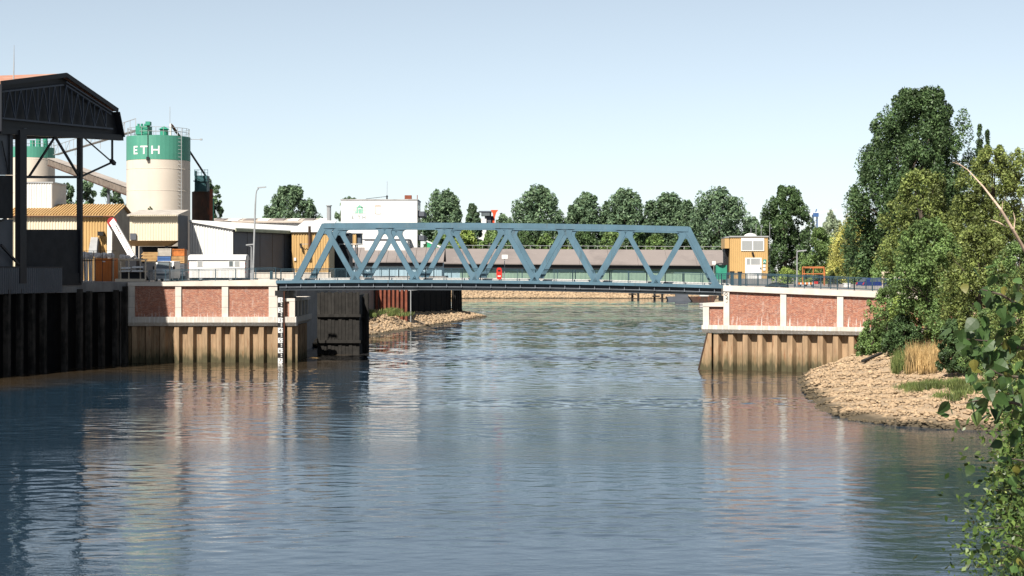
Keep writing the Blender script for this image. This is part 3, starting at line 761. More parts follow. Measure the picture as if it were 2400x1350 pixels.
# roof sheets, front edge proud of the gable
def roof_sheet(p, q, name, mat, th=.22, over=.2, lift=.05):
    up = Vector((0, 0, th)); a_, b_ = p + qn*over + Vector((0, 0, lift)), q + qn*over + Vector((0, 0, lift))
    return MB().hexa([a_, b_, b_ + back, a_ + back], [a_ + up, b_ + up, b_ + up + back, a_ + up + back]).build(name, mat, hall)
pk, er, el, rb_ = G(150, 179), G(271, 262), G(-4, 199), G(283, 321)
el2 = el + (el - pk)*.35; el2.z = el.z - .5
roof_sheet(pk, er, 'roof_slope', REDROOF); roof_sheet(el, pk, 'roof_slope', REDROOF); 
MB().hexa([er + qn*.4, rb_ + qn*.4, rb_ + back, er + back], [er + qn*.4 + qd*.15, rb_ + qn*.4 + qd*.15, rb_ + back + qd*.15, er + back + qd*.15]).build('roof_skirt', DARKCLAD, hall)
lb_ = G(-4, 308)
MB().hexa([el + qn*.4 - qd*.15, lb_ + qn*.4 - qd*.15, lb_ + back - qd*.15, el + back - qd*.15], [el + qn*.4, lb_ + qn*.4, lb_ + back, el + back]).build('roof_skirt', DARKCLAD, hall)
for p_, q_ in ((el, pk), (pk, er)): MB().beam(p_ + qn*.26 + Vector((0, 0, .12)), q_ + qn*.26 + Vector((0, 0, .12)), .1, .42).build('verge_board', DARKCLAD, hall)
# lattice girder standing in the gable
def gb(p0, p1, w, off, name, mat=LATT, dpt=None): return MB().beam(G(*p0, off), G(*p1, off), w, dpt or w, qn).build(name, mat, hall)
gb((-4, 306), (284, 323), .55, .0, 'eave_girder', DARKCLAD, .5)
gb((2, 277), (262, 302), .16, .08, 'lower_chord'); gb((2, 215), (146, 199), .14, .08, 'upper_chord'); gb((152, 200), (258, 268), .14, .08, 'upper_chord')
gb((150, 192), (258, 262), .12, .2, 'purlin')
ztop = lambda x: 213 - (x*.11) if x < 148 else 200 + (x-150)*.63
xs_ = list(np.linspace(6, 246, 19))
for i, x0 in enumerate(xs_):
    yb = 277 + x0*.096
    if i % 2 == 0: gb((x0, ztop(x0)), (x0, yb), .10, .08, 'web_post')
    if i < len(xs_)-1:
        x1 = xs_[i+1]
        if i % 2: gb((x0, ztop(x0)), (x1, 277 + x1*.096), .09, .1, 'web_brace')
        else: gb((x0, yb), (x1, ztop(x1)), .09, .1, 'web_brace')
# columns, beam, braces under the roof
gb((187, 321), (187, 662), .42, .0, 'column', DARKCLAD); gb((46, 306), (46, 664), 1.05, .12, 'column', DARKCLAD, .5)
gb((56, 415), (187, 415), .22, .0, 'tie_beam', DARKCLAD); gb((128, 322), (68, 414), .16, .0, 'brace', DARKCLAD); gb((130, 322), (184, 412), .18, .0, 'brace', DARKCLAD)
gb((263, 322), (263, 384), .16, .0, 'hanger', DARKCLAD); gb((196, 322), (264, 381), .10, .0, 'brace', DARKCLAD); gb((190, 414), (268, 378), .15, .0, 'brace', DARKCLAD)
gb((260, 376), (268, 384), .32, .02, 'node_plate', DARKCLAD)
def gpan(name, x0, x1, y0, y1, off, th, mat): 
    a_, b_ = G(x0, y1, off), G(x1, y1, off); c_, d_ = G(x1, y0, off), G(x0, y0, off)
    return MB().prism([a_, b_, c_, d_], -qn*th).build(name, mat, hall)
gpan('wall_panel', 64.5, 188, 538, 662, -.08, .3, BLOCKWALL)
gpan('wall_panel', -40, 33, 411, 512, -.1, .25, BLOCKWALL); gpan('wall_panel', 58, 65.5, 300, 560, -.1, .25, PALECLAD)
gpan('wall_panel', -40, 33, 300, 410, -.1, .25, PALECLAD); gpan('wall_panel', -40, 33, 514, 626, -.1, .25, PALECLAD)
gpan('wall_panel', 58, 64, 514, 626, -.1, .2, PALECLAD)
for x0 in (-3, 22): gb((x0, 300), (x0, 410), .1, .0, 'mullion', DARKCLAD)
gb((4, 330), (20, 408), .08, .02, 'brace', DARKCLAD); gb((-4, 574), (38, 620), .18, .25, 'raking_strut', DARKCLAD); gb((-4, 520), (14, 512), .15, .02, 'gutter', BLACK)
for Yc in (150, 163): 
    q = Q(Yc, -23, LZ); MB().beam(q, q + Vector((0, 0, 14)), .5, .5, qn).build('column', DARKCLAD, hall)
gpan('base_plinth', -40, 190, 640, 668, .06, .4, BLOCKWALL)
# lightning rod on its ridge
MB().path([G(46, 192, -.6), G(47, 150, -.6), G(47.5, 105, -.6)], [.07, .05, .02], 6).build('roof_mast', GALV, hall)

cf = thing('corrugated_barrier', Q(145, .35, LZ), 'low grey corrugated metal barrier along the quay edge below the hall', 'barrier')
a_, b_ = Q(138, .28, 0), Q(YG(139), .28, 0)
MB().corr((a_.x, a_.y), (b_.x, b_.y), 7.05, 9.3, qn, .34, .06).build('sheet', PALECLAD, cf)
for k in range(5):
    p = Q(139 + k*3.6, .2, 0); MB().beam(p + Vector((0, 0, 7.0)), p + Vector((0, 0, 9.25)), .12, .1, qd).build('post', DARKCLAD, cf)
MB().beam(Q(138, .3, 9.33), Q(YG(139), .3, 9.33), .14, .1).build('top_rail', DARKCLAD, cf)

# ================================================================== silos
def silo(name, px, Y, rad, ytop, yband, label, letters=None):
    cx = XX(px, Y); z1, zb = ZZ(ytop, Y), ZZ(yband, Y)
    t = thing(name, (cx, Y, LZ), label, 'silo', 'cement silos')
    MB().lathe([(rad, LZ), (rad, zb)], (cx, Y, 0), 48).build('shaft', SILO, t, smooth=True)
    MB().lathe([(rad+.02, zb+.01), (rad+.02, z1), (rad-.3, z1+.02), (0, z1+.35)], (cx, Y, 0), 48).build('painted_band', SILO_G, t, smooth=False)
    for z in np.arange(LZ+3, zb, 2.9): MB().lathe([(rad+.004, z), (rad+.03, z+.03), (rad+.004, z+.06)], (cx, Y, 0), 48).build('form_joint', SILO, t)
    rl = MB()
    for k in range(26):
        an = 2*math.pi*k/26; p = Vector((cx+rad*.97*math.cos(an), Y+rad*.97*math.sin(an), z1)); rl.tube(p, p+Vector((0, 0, 1.1)), .035, n=5)
    for h in (.55, 1.1): rl.lathe([(rad*.97-.03, h), (rad*.97, h+.03), (rad*.97+.03, h), (rad*.97, h-.03), (rad*.97-.03, h)], (cx, Y, z1), 40)
    rl.build('roof_railing', GALV, t)['kind'] = 'stuff'
    return t, cx, z1
sl, scx, sz1 = silo('silo', 371.5, 230, 4.22, 322, 378, 'large cream silo with green top band reading ETH')
letter_strokes = {'E': [(0, 0, .2, 1.1), (.2, .9, .66, 1.1), (.2, .45, .6, .65), (.2, 0, .66, .2)], 'T': [(0, .9, 1.0, 1.1), (.4, 0, .6, .9)], 'H': [(0, 0, .2, 1.1), (.82, 0, 1.02, 1.1), (.2, .45, .82, .65)]}
lb0 = ZZ(361, 230-4)
for ch, px in (('E', 313), ('T', 330.5), ('H', 357.5)):
    base = math.asin(max(-1, (XX(px, 226.5) - scx) / 4.25)); mb = MB()
    for x0, y0, x1, y1 in letter_strokes[ch]:
        n = 4; vs = []
        for k in range(n+1):
            xx_ = x0 + (x1-x0)*k/n; th = base + xx_*1.0/4.25*1.06
            for yy_ in (y0, y1): vs.append((scx + 4.262*math.sin(th), 230 - 4.262*math.cos(th), lb0 + yy_))
        mb.add(vs, [(2*k, 2*k+2, 2*k+3, 2*k+1) for k in range(n)])
    mb.build('letter', WHITE, sl)['label'] = 'white letter ' + ch
s0_ = P(345, 322, 227)
MB().box(s0_.x-1.4, s0_.x+.4, 226.3, 228.2, sz1+.1, sz1+1.25).build('filter_unit', GREEN_M, sl)
for k in range(4): MB().tube((s0_.x-1.2+.45*k, 227.2, sz1+1.25), (s0_.x-1.2+.45*k, 227.2, sz1+1.6), .16, n=8).build('vent', GREEN_M, sl)
MB().beam((s0_.x+.35, 225.7, sz1+1.55), (s0_.x+.35, 225.7, sz1-3.0), .06, .06).build('cable', BLACK, sl)
MB().box(s0_.x+.2, s0_.x+.55, 225.5, 225.74, sz1-3.4, sz1-2.9).build('hoist_block', BLACK, sl)
MB().box(s0_.x+.1, s0_.x+.7, 225.4, 226.4, sz1+1.26, sz1+1.75).build('hoist', GREEN_M, sl)
c_ = P(384.5, 322, 229)
MB().lathe([(.55, 0), (.55, .75), (.75, .8), (0, 1.25)], (c_.x, 229, sz1+.2), 14).build('roof_vent', GREEN_M, sl)
p0 = P(400, 322, 229)
MB().tube((p0.x, 229, sz1), (p0.x, 229, ZZ(290, 229)), .14, n=8).build('riser_pipe', WHITE, sl)
MB().tube((p0.x-.1, 229, ZZ(290, 229)), (p0.x-.1, 229, ZZ(250, 229)), .035, n=6).build('lightning_rod', GALV, sl)
MB().path([P(400, 291, 229), P(404, 296, 229.2), P(432, 335, 231)], [.16, .2, .15], 8).build('filling_pipe', RUST_D, sl)
MB().path([P(432, 335, 231.2), P(446, 357, 235), P(482, 412, 239)], .14, 8).build('filling_pipe', BLACK, sl)
MB().tube(P(440, 326, 230), P(471, 327, 230), .04, n=6).build('lamp_arm', GALV, sl); MB().box(P(469, 329, 230).x, P(474, 329, 230).x, 229.8, 230.1, P(469, 329, 230).z, P(469, 325, 230).z).build('lamp', GALV, sl)

ld = MB()
lx, ly = scx + 4.3*math.sin(.9), 230 - 4.3*math.cos(.9)
for dx in (-.25, .25): ld.beam((lx+dx, ly-.1, LZ+2), (lx+dx, ly-.1, sz1+1), .06, .06)
for k in range(34): ld.beam((lx-.25, ly-.1, LZ+2.2+.5*k), (lx+.25, ly-.1, LZ+2.2+.5*k), .04, .04)
ld.build('ladder', GALV, sl)['kind'] = 'stuff'
s2, _, s2z = silo('silo', 71, 300, 4.2, 347, 372, 'smaller-looking cream silo with green band behind the crane hall')
for k, px in enumerate((76, 90, 106)):
    q = P(px, 347, 298); MB().tube((q.x, 298, s2z), (q.x, 298, s2z+1.2+.3*k % 1), .42, n=10).build('filter_unit', GREEN_M, s2)
# slim rusty silo with teal box on top
rs = thing('silo', (XX(475, 240), 240, LZ), 'dark rusty silo with teal machine box beside the large silo', 'silo', 'cement silos')
x0, x1 = XX(450, 240), XX(499, 240); zt = ZZ(450, 240); cx = (x0+x1)/2
MB().lathe([((x1-x0)/2, LZ), ((x1-x0)/2, zt), (0, zt+.4)], (cx, 240, 0), 20).build('shaft', RUST_D, rs)
MB().box(XX(461, 239), XX(487, 239), 238.2, 240.4, zt, ZZ(412, 239)).build('machine_box', TEAL_D, rs)
MB().box(XX(456, 239), XX(490, 239), 238, 240.6, ZZ(426, 239), ZZ(424, 239)).build('platform', TEAL_D, rs)
rl = MB()
for px in (456, 464, 472, 480, 487): rl.tube(P(px, 412, 238.3), P(px, 397, 238.3), .035, n=5)
rl.tube(P(456, 398, 238.3), P(487, 398, 238.3), .035, n=5); rl.tube(P(456, 405, 238.3), P(487, 405, 238.3), .03, n=5); rl.build('railing', TEAL_D, rs)['kind'] = 'stuff'
MB().box(XX(456, 238), XX(460, 238), 238, 238.6, zt, ZZ(400, 238)).build('ladder', TEAL_D, rs)
MB().tube((XX(500, 239), 238.6, LZ), (XX(500, 239), 238.6, zt-1), .16, n=8).build('down_pipe', GREEN_M, rs)
MB().tube((XX(496, 238), 237.6, LZ), (XX(496, 238), 237.6, zt+.3), .22, n=8).build('down_pipe', RUST, rs)

# lattice gangway between the silo tops and the conveyor below it
gw = thing('lattice_gangway', P(215, 330, 265), 'thin lattice gangway rising to the top of the large silo', 'gangway')
g0, g1 = P(128, 362, 292), P(318, 304, 231); up = Vector((0, 0, 1))
for h, nm in ((0, 'lower_chord'), (1.5, 'upper_chord')): MB().beam(g0+up*h, g1+up*h, .09, .09).build(nm, GALV, gw)
mb = MB()
for k in range(19):
    q = g0.lerp(g1, k/18); MB().beam(q, q+up*1.5, .07, .07).build('web_post', GALV, gw)
    if k % 3 == 0: MB().beam(q, g0.lerp(g1, min(1, (k+1)/18))+up*1.5, .05, .05).build('web_brace', GALV, gw)
MB().beam(g0+Vector((0, .6, -.05)), g1+Vector((0, .6, -.05)), .9, .06).build('walkway', GALV, gw)
for f_ in (.3, .62): 
    q = g0.lerp(g1, f_); MB().beam(q, q - up*1.2, .08, .08).build('strut', GALV, gw)
cv = thing('conveyor_bridge', P(215, 412, 262), 'rusty covered conveyor sloping down behind the large silo', 'conveyor')
c0, c1 = P(122, 380, 285), P(310, 449, 238)
MB().beam(c0, c1, 1.4, .9).build('gallery', M('conveyor_sheet', (.20, .16, .13), .85, 0, .3, 1.2), cv)
MB().beam(c0+up*.62, c1+up*.62, 1.6, .12).build('roof', M('conveyor_roof', (.34, .30, .27), .8, 0, .2, .7), cv)
MB().beam(c0-up*.55, c1-up*.55, 1.5, .16).build('under_truss', RUST_D, cv)
q = c0.lerp(c1, .74); MB().beam(Vector((q.x, q.y, LZ)), q, .35, .35).build('trestle', PALECLAD, cv)

# ================================================================== yard buildings, left
def plinth_box(name, x0, x1, y0, y1, z0, z1, mat, parent): return MB().box(x0, x1, y0, y1, z0, z1).build(name, mat, parent)
# yellow ribbed shed
ys = thing('shed', (XX(165, 190), 195, LZ), 'yellow ribbed metal shed with ochre pitched roof behind the orange container', 'shed')
x0, x1 = XX(20, 190), XX(264, 190); ze, zr = ZZ(505, 190), ZZ(481, 195)
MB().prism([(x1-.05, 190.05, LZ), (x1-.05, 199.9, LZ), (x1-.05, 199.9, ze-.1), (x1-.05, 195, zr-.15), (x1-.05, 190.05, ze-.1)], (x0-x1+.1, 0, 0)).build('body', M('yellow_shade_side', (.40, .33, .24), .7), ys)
xm = XX(190, 190)
MB().corr((x0, 190), (xm, 190), LZ, ze, (0, -1), .30, .07).build('front_cladding', CREAM, ys)
MB().corr((xm+.01, 190), (x1, 190), LZ, ze, (0, -1), .30, .07).build('front_cladding', YELLOW, ys)
rf = MB(); n = int((x1-x0+.6)/.32)
for k, (y0_, z0_, y1_, z1_) in enumerate(((189.7, ze-.02, 195, zr), (195, zr, 200.3, ze-.02))):
    for i in range(n):
        xa = x0-.3 + .32*i; rf.hexa([(xa, y0_, z0_), (xa+.22, y0_, z0_), (xa+.22, y1_, z1_), (xa, y1_, z1_)], [(xa+.04, y0_, z0_+.16), (xa+.18, y0_, z0_+.16), (xa+.18, y1_, z1_+.16), (xa+.04, y1_, z1_+.16)])
    rf.hexa([(x0-.3, y0_, z0_-.08), (x1+.3, y0_, z0_-.08), (x1+.3, y1_, z1_-.08), (x0-.3, y1_, z1_-.08)], [(x0-.3, y0_, z0_), (x1+.3, y0_, z0_), (x1+.3, y1_, z1_), (x0-.3, y1_, z1_)])
rf.build('roof', YROOF, ys)
MB().box(x0, x1+.1, 189.55, 189.72, ze-.18, ze-.03).build('gutter', RUST_D, ys)
h_ = P(236, 548, 189.5); MB().box(h_.x-.3, h_.x+.35, 189.2, 189.88, h_.z-.2, h_.z+.25).build('wall_lamp', BLACK, ys)
ch = MB(); ch.prism([P(207, 592, 186.5), P(226, 592, 186.5), P(229, 556, 189.6), P(213, 556, 189.6)], (0, .5, -.35)); ch.build('chute', GALV, ys)
ch = MB(); ch.prism([P(226.3, 592, 186.6), P(231, 556, 189.5), P(236, 598, 189.6)], (.1, 0, 0)); ch.build('chute_side', DARKCLAD, ys)
# pale plant box on its roof
pb = thing('plant_box', (XX(95, 196), 196, ZZ(490, 196)), 'pale corrugated plant box on the yellow shed roof', 'plant box')
xa, xb = XX(40, 193), XX(122, 193)
MB().box(xa, xb-.02, 193.1, 199, ZZ(492, 193), ZZ(429, 193)-.05).build('body', CREAM, pb)
MB().corr((xa, 193), (xb, 193), ZZ(488, 193), ZZ(429, 193), (0, -1), .28, .05).build('front_cladding', WHITE_CLAD, pb)
MB().corr((xb, 193), (xb, 199), ZZ(488, 193), ZZ(429, 193), (1, 0), .28, .05).build('side_cladding', WHITE_CLAD, pb)
MB().box(xa-.1, xb+.12, 192.9, 199.1, ZZ(429, 193)-.02, ZZ(427, 193)+.05).build('roof_edge', GALV, pb)
# cream loading house in front of the big silo
lh = thing('loading_house', (XX(370, 189.0), 189.0, LZ), 'cream clad loading house under the ETH silo with flared skirt', 'building')
x0, x1 = XX(304, 186.0), XX(417, 186.0); zt, zb = ZZ(507, 186.0), ZZ(564, 186.0)
MB().box(x0+.05, x1-.02, 186.1, 191.5, zb, zt-.1).build('body', M('cream_body', (.5, .45, .38), .7), lh)
MB().corr((x0, 186.0), (x1, 186.0), zb, zt, (0, -1), .28, .03).build('front_cladding', CREAM, lh)
MB().corr((x1, 186.0), (x1, 191.6), zb-1.0, zt+.2, (1, 0), .28, .03).build('side_cladding', PALECLAD, lh)  # grey instead of cream: shade of this side put into the colour
MB().corr((x1-.3, 187.6), (x1-.3, 191.6), LZ, zb-1.0, (1, 0), .28, .03).build('side_cladding', GREYDOOR, lh)
MB().hexa([(x0-.2, 185.5, zt), (x1+.1, 185.5, zt), (x1+.1, 191.7, zt+.75), (x0-.2, 191.7, zt+.75)], [(x0-.2, 185.5, zt+.16), (x1+.1, 185.5, zt+.16), (x1+.1, 191.7, zt+.9), (x0-.2, 191.7, zt+.9)]).build('roof', M('fibre_roof', (.42, .38, .34), .85, 0, .2, 1), lh)
for i in range(26):
    xx_ = x0 + (x1-x0)*(i+.5)/26; MB().box(xx_-.06, xx_+.06, 185.36, 185.49, zt+.02, zt+.15).build('roof_edge_rib', CREAM, lh)
zs = ZZ(576, 186.0)
MB().hexa([(x0-.2, 185.95, zb), (x1, 185.95, zb), (x1, 187.2, zb), (x0-.2, 187.2, zb)], [(x0-.2, 186.9, zs), (x1-1.4, 186.9, zs), (x1-1.4, 189.5, zs), (x0-.2, 189.5, zs)]).build('skirt', YROOF, lh)
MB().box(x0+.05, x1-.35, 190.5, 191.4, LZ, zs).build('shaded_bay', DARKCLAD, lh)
MB().box(XX(305, 185.8), XX(319, 185.8), 185.75, 185.9, ZZ(562, 186.0), ZZ(547, 186.0)).build('notice_board', PALECLAD, lh)
for xx_ in (x0+.3, x1-1.7): MB().box(xx_, xx_+.3, 187.4, 187.7, LZ, zs).build('post', GREYDOOR, lh)
bush_on_roof = (P(352, 497, 216), )
# white ribbed warehouse, rotated: lit gable, slate sliding doors on the shaded side
wh = thing('warehouse', (XX(600, 198), 198, LZ), 'white ribbed warehouse with slate grey sliding doors left of the bridge', 'warehouse')
A0 = Vector((XX(546, 190), 190, 0)); wa = Vector((.309, .951, 0)); wp = Vector((.951, -.309, 0))
ze = ZZ(537, 190); LW = 13.2; hw = 5.4; slope = .16
def Wp(al, ac, z): return A0 + wa*al + wp*ac + Vector((0, 0, z))
zr = ze + hw*slope
MB().prism([Wp(.1, -.1, LZ), Wp(.1, -hw, LZ), Wp(.1, -hw, zr-.12), Wp(.1, -.1, ze-.12)], wa*30).build('body', GREYDOOR, wh)
pA, pB, pC = Wp(0, 0, 0), Wp(0, -hw, 0), Wp(0, -2*hw, 0)
MB().corr((pA.x, pA.y), (pB.x, pB.y), LZ, ze, -wa, .33, .07, zr).build('gable_cladding', WHITE_CLAD, wh)
for k in range(4):
    p, q = Wp(.3+3.2*k, .02, 0), Wp(.3+3.2*k+3.12, .02, 0)
    MB().hexa([(p.x, p.y, LZ), (q.x, q.y, LZ), (q.x-.08, q.y, LZ), (p.x-.08, p.y, LZ)], [(p.x, p.y, ze-.35), (q.x, q.y, ze-.35), (q.x-.08, q.y, ze-.35), (p.x-.08, p.y, ze-.35)]).build('sliding_door', GREYDOOR, wh)
    p2, q2 = Wp(.3+3.2*k+3.1, .03, 0), Wp(.3+3.2*k+3.22, .03, 0)
    MB().hexa([(p2.x, p2.y, LZ), (q2.x, q2.y, LZ), (q2.x-.1, q2.y, LZ), (p2.x-.1, p2.y, LZ)], [(p2.x, p2.y, ze-.3), (q2.x, q2.y, ze-.3), (q2.x-.1, q2.y, ze-.3), (p2.x-.1, p2.y, ze-.3)]).build('door_joint', BLACK, wh)
for s_, nm in ((1, 'roof_slope'),):
    e0 = .45 if s_ > 0 else -2*hw-.45
    ee = ze - .45*slope
    MB().hexa([Wp(-.3, e0, ee), Wp(30.2, e0, ee), Wp(30.2, -hw, zr), Wp(-.3, -hw, zr)], [Wp(-.3, e0, ee+.22), Wp(30.2, e0, ee+.22), Wp(30.2, -hw, zr+.22), Wp(-.3, -hw, zr+.22)]).build(nm, WHITE_CLAD, wh)
MB().beam(Wp(-.3, .5, ze-.1), Wp(30.2, .5, ze-.1), .12, .3).build('gutter', M('pale_green_trim', (.40, .42, .28), .6), wh)
# yellow front block at its far end
yf = thing('workshop', (XX(727, 203), 203, LZ), 'yellow ribbed workshop front with black flue pipe behind the left truss end', 'workshop')
x0, x1 = XX(684, 202.5), XX(771, 202.5); zt = ZZ(544, 202.5)
MB().box(x0+.03, x1-.03, 202.6, 209, LZ, zt-.05).build('body', YELLOW, yf)
MB().corr((x0, 202.5), (x1, 202.5), LZ, zt, (0, -1), .30, .07).build('front_cladding', YELLOW, yf)
MB().hexa([(x0-.1, 202.2, zt), (x1+.2, 202.2, zt), (x1-.5, 216, zt+1.6), (x0-.1, 216, zt+1.6)], [(x0-.1, 202.2, zt+.15), (x1+.2, 202.2, zt+.15), (x1-.5, 216, zt+1.75), (x0-.1, 216, zt+1.75)]).build('roof', WHITE_CLAD, yf)
MB().tube((XX(725, 202), 202.2, ZZ(606, 202)), (XX(725, 202), 202.2, ZZ(530, 202)), .16, n=8).build('flue', RUST_D, yf)
MB().beam(P(704, 572, 202), P(722, 572, 202), .06, .06).build('lamp_arm', GALV, yf)
MB().prism([P(702, 571, 201.9), P(706, 570, 201.9), P(708, 582, 201.9), P(704, 582, 201.9)], (0, .3, 0)).build('flood_lamp', BLACK, yf)
MB().box(XX(689, 202.3), XX(694, 202.3), 202.3, 202.4, ZZ(611, 202), ZZ(604, 202)).build('notice', WHITE, yf)
# long low hall behind with rooflight strip
lw = thing('warehouse', (XX(600, 245), 250, LZ), 'long low hall with a strip of skylights behind the white warehouse', 'warehouse')
x0, x1 = XX(440, 245), XX(757, 245); zt = ZZ(519, 245); zr = ZZ(512, 252)
MB().box(x0, x1, 245, 260, LZ, zt).build('body', WHITE, lw)
MB().prism([(x0-.2, 244.6, zt), (x0-.2, 252, zr), (x0-.2, 260, zt), (x0-.2, 260, zt-.2), (x0-.2, 244.6, zt-.2)], (x1-x0+.4, 0, 0)).build('roof', M('pale_brown_roof', (.50, .43, .37), .8, 0, .2, .5), lw)
for k in range(9):
    xa = x0 + 1.2 + (x1-x0)*k/9; f0, f1 = .25, .8
    MB().hexa([(xa, 244.6+7.4*f0, zt+(zr-zt)*f0), (xa+1.5, 244.6+7.4*f0, zt+(zr-zt)*f0), (xa+1.5, 244.6+7.4*f1, zt+(zr-zt)*f1), (xa, 244.6+7.4*f1, zt+(zr-zt)*f1)], [(xa, 244.6+7.4*f0, zt+(zr-zt)*f0+.1), (xa+1.5, 244.6+7.4*f0, zt+(zr-zt)*f0+.1), (xa+1.5, 244.6+7.4*f1, zt+(zr-zt)*f1+.1), (xa, 244.6+7.4*f1, zt+(zr-zt)*f1+.1)]).build('skylight', GREY_ROOF if k % 2 else WHITE, lw)
stk = thing('flue_stack', P(771, 560, 240), 'slim grey steel flue beside the white office block', 'flue')
MB().tube(Vector((XX(771, 240), 240, LZ)), P(771, 483, 240), .3, n=10).build('pipe', GALV, stk); MB().tube(P(771, 483.5, 240), P(771, 481, 240), .42, n=10).build('cowl', GALV, stk)
# white ETH office block
of = thing('office_block', (XX(890, 340.0), 344.0, LZ), 'white flat-roofed office block with faded ETH sign and brown chimney', 'building')
x0, x1 = XX(799, 340.0), XX(978, 340.0); zt = ZZ(469, 340.0)
MB().box(x0, x1, 340.0, 352.0, LZ, zt).build('body', WHITE, of)
MB().box(x0-.1, x1+.1, 339.9, 352.1, zt, zt+.2).build('parapet', M('parapet_grey', (.4, .4, .4), .7), of)
xs2 = XX(978, 340.0)
for r_ in range(4):
    zz_ = ZZ(478 + 28*r_, 342.0)
    for k in range(4):
        w_ = MB().box(x1+.001, x1+.04, 341.0 + 2.7*k, 343.0 + 2.7*k, zz_-1.4, zz_).build('window', GREYDOOR, of)
        MB().box(x1+.041, x1+.06, 341.15 + 2.7*k, 342.85 + 2.7*k, zz_-1.28, zz_-.12).build('pane', GLASS, w_)
    MB().box(x1+.001, x1+1.3, 340.6, 351.6, zz_-2.5, zz_-1.55).build('balcony', PALECLAD, of)
w_ = MB().box(XX(879, 339.9), XX(892, 339.9), 339.93, 339.998, ZZ(501, 340.0), ZZ(481, 340.0)).build('window', M('window_reveal', (.45, .36, .30), .8), of)
MB().box(XX(880.5, 339.9), XX(892, 339.9), 339.9, 339.929, ZZ(501, 340.0), ZZ(484.5, 340.0)).build('pane', WHITE, w_)
for px, ch in ((824, 'E'), (838, 'T'), (849, 'H')):
    mb = MB()
    for a0, b0, a1, b1 in letter_strokes[ch]: 
        X0 = XX(px, 340.0); Z0 = ZZ(513, 340.0); k = .62
        mb.box(X0+a0*k, X0+a1*k, 339.96, 339.997, Z0+b0*k, Z0+b1*k)
    mb.build('letter', M('faded_grey', (.33, .36, .36), .8), of)['label'] = 'faded grey letter ' + ch
lg = MB(); FG = M('faded_green', (.22, .52, .38), .8)
for (a0, b0, a1, b1) in ((836, 500, 839, 487), (841, 500, 846, 491), (847, 500, 850, 484), (833, 500, 835, 495)): lg.box(XX(a0, 340.0), XX(a1, 340.0), 339.96, 339.997, ZZ(b0, 340.0), ZZ(b1, 340.0))
lg.prism([P(835, 487, 339.96), P(843, 480, 339.96), P(851, 487, 339.96)], (0, .03, 0)); lg.build('emblem', FG, of)
lg = MB()
for k in range(5): lg.box(XX(827, 340.0), XX(858, 340.0), 339.965, 339.995, ZZ(487+3.2*k, 340.0), ZZ(486.4+3.2*k, 340.0))
lg.build('emblem_lines', M('faded_grey', (.33, .36, .36), .8), of)
MB().box(XX(949, 343.0), XX(965, 343.0), 342.0, 343.5, zt+.2, ZZ(458, 343.0)).build('chimney', RUST, of)
MB().tube((XX(907, 342.0), 342.0, zt+.2), P(907, 458, 342.0), .16, n=8).build('mast_foot', BLACK, of); MB().tube(P(907, 458, 342.0), P(907.5, 425, 342.0), .05, n=6).build('antenna', GALV, of)
MB().tube(P(858, 466, 342.0), P(910, 460, 342.0), .05, n=6).build('guy_wire', BLACK, of); MB().tube(P(978, 469, 342.0), P(978, 457, 342.0), .08, n=6).build('corner_pipe', RUST, of)
MB().box(XX(855, 332.0), XX(955, 332.0), 332.0, 339.88, LZ, ZZ(562, 332.0)).build('annex', WHITE, of)
MB().box(XX(850, 332.0)-.1, XX(958, 332.0), 331.8, 339.89, ZZ(562, 332.0), ZZ(560, 332.0)).build('annex_roof', PALECLAD, of)
# yellow box on stilts
yb = thing('hopper_house', (XX(830, 225), 225, LZ), 'small yellow clad hopper house on stilts behind the truss', 'hopper')
x0, x1 = XX(814, 224), XX(835, 224)
MB().box(x0+.03, x1, 224.06, 227, ZZ(574, 224), ZZ(548, 224)).build('body', YELLOW, yb)
MB().corr((x0, 224), (x1, 224), ZZ(574, 224), ZZ(548, 224), (0, -1), .28, .05).build('front_cladding', YELLOW, yb)
MB().box(x0-.1, x1+.65, 223.9, 227.1, ZZ(548, 224), ZZ(546.5, 224)).build('roof', GREYDOOR, yb)
MB().box(x1+.01, x1+.55, 224.3, 227, ZZ(574, 224), ZZ(548.2, 224)).build('shaded_side', GREYDOOR, yb)  # right side's shade put in as a dark grey box
for xx_ in (x0+.1, x1-.2):
    for yy_ in (224.2, 226.6): MB().box(xx_, xx_+.15, yy_, yy_+.15, LZ, ZZ(574, 224)).build('leg', GREYDOOR, yb)
db = thing('shed', (XX(800, 215), 215, LZ), 'dark low shed with pale guard rail behind the second truss diagonal', 'shed')
MB().box(XX(772, 214), XX(818, 214), 214, 219, LZ, ZZ(548, 214)).build('body', DARKCLAD, db)
MB().box(XX(771, 214), XX(819, 214), 213.8, 219.2, ZZ(548, 214), ZZ(545, 214)).build('roof', GREYDOOR, db)
mb = MB(); mb.beam(P(795, 572, 213.6), P(848, 572, 213.6), .07, .07); 
for px in (795, 820, 847): mb.beam(P(px, 572, 213.6), P(px, 580, 213.6), .07, .07)
mb.build('guard_rail', WHITE, db)

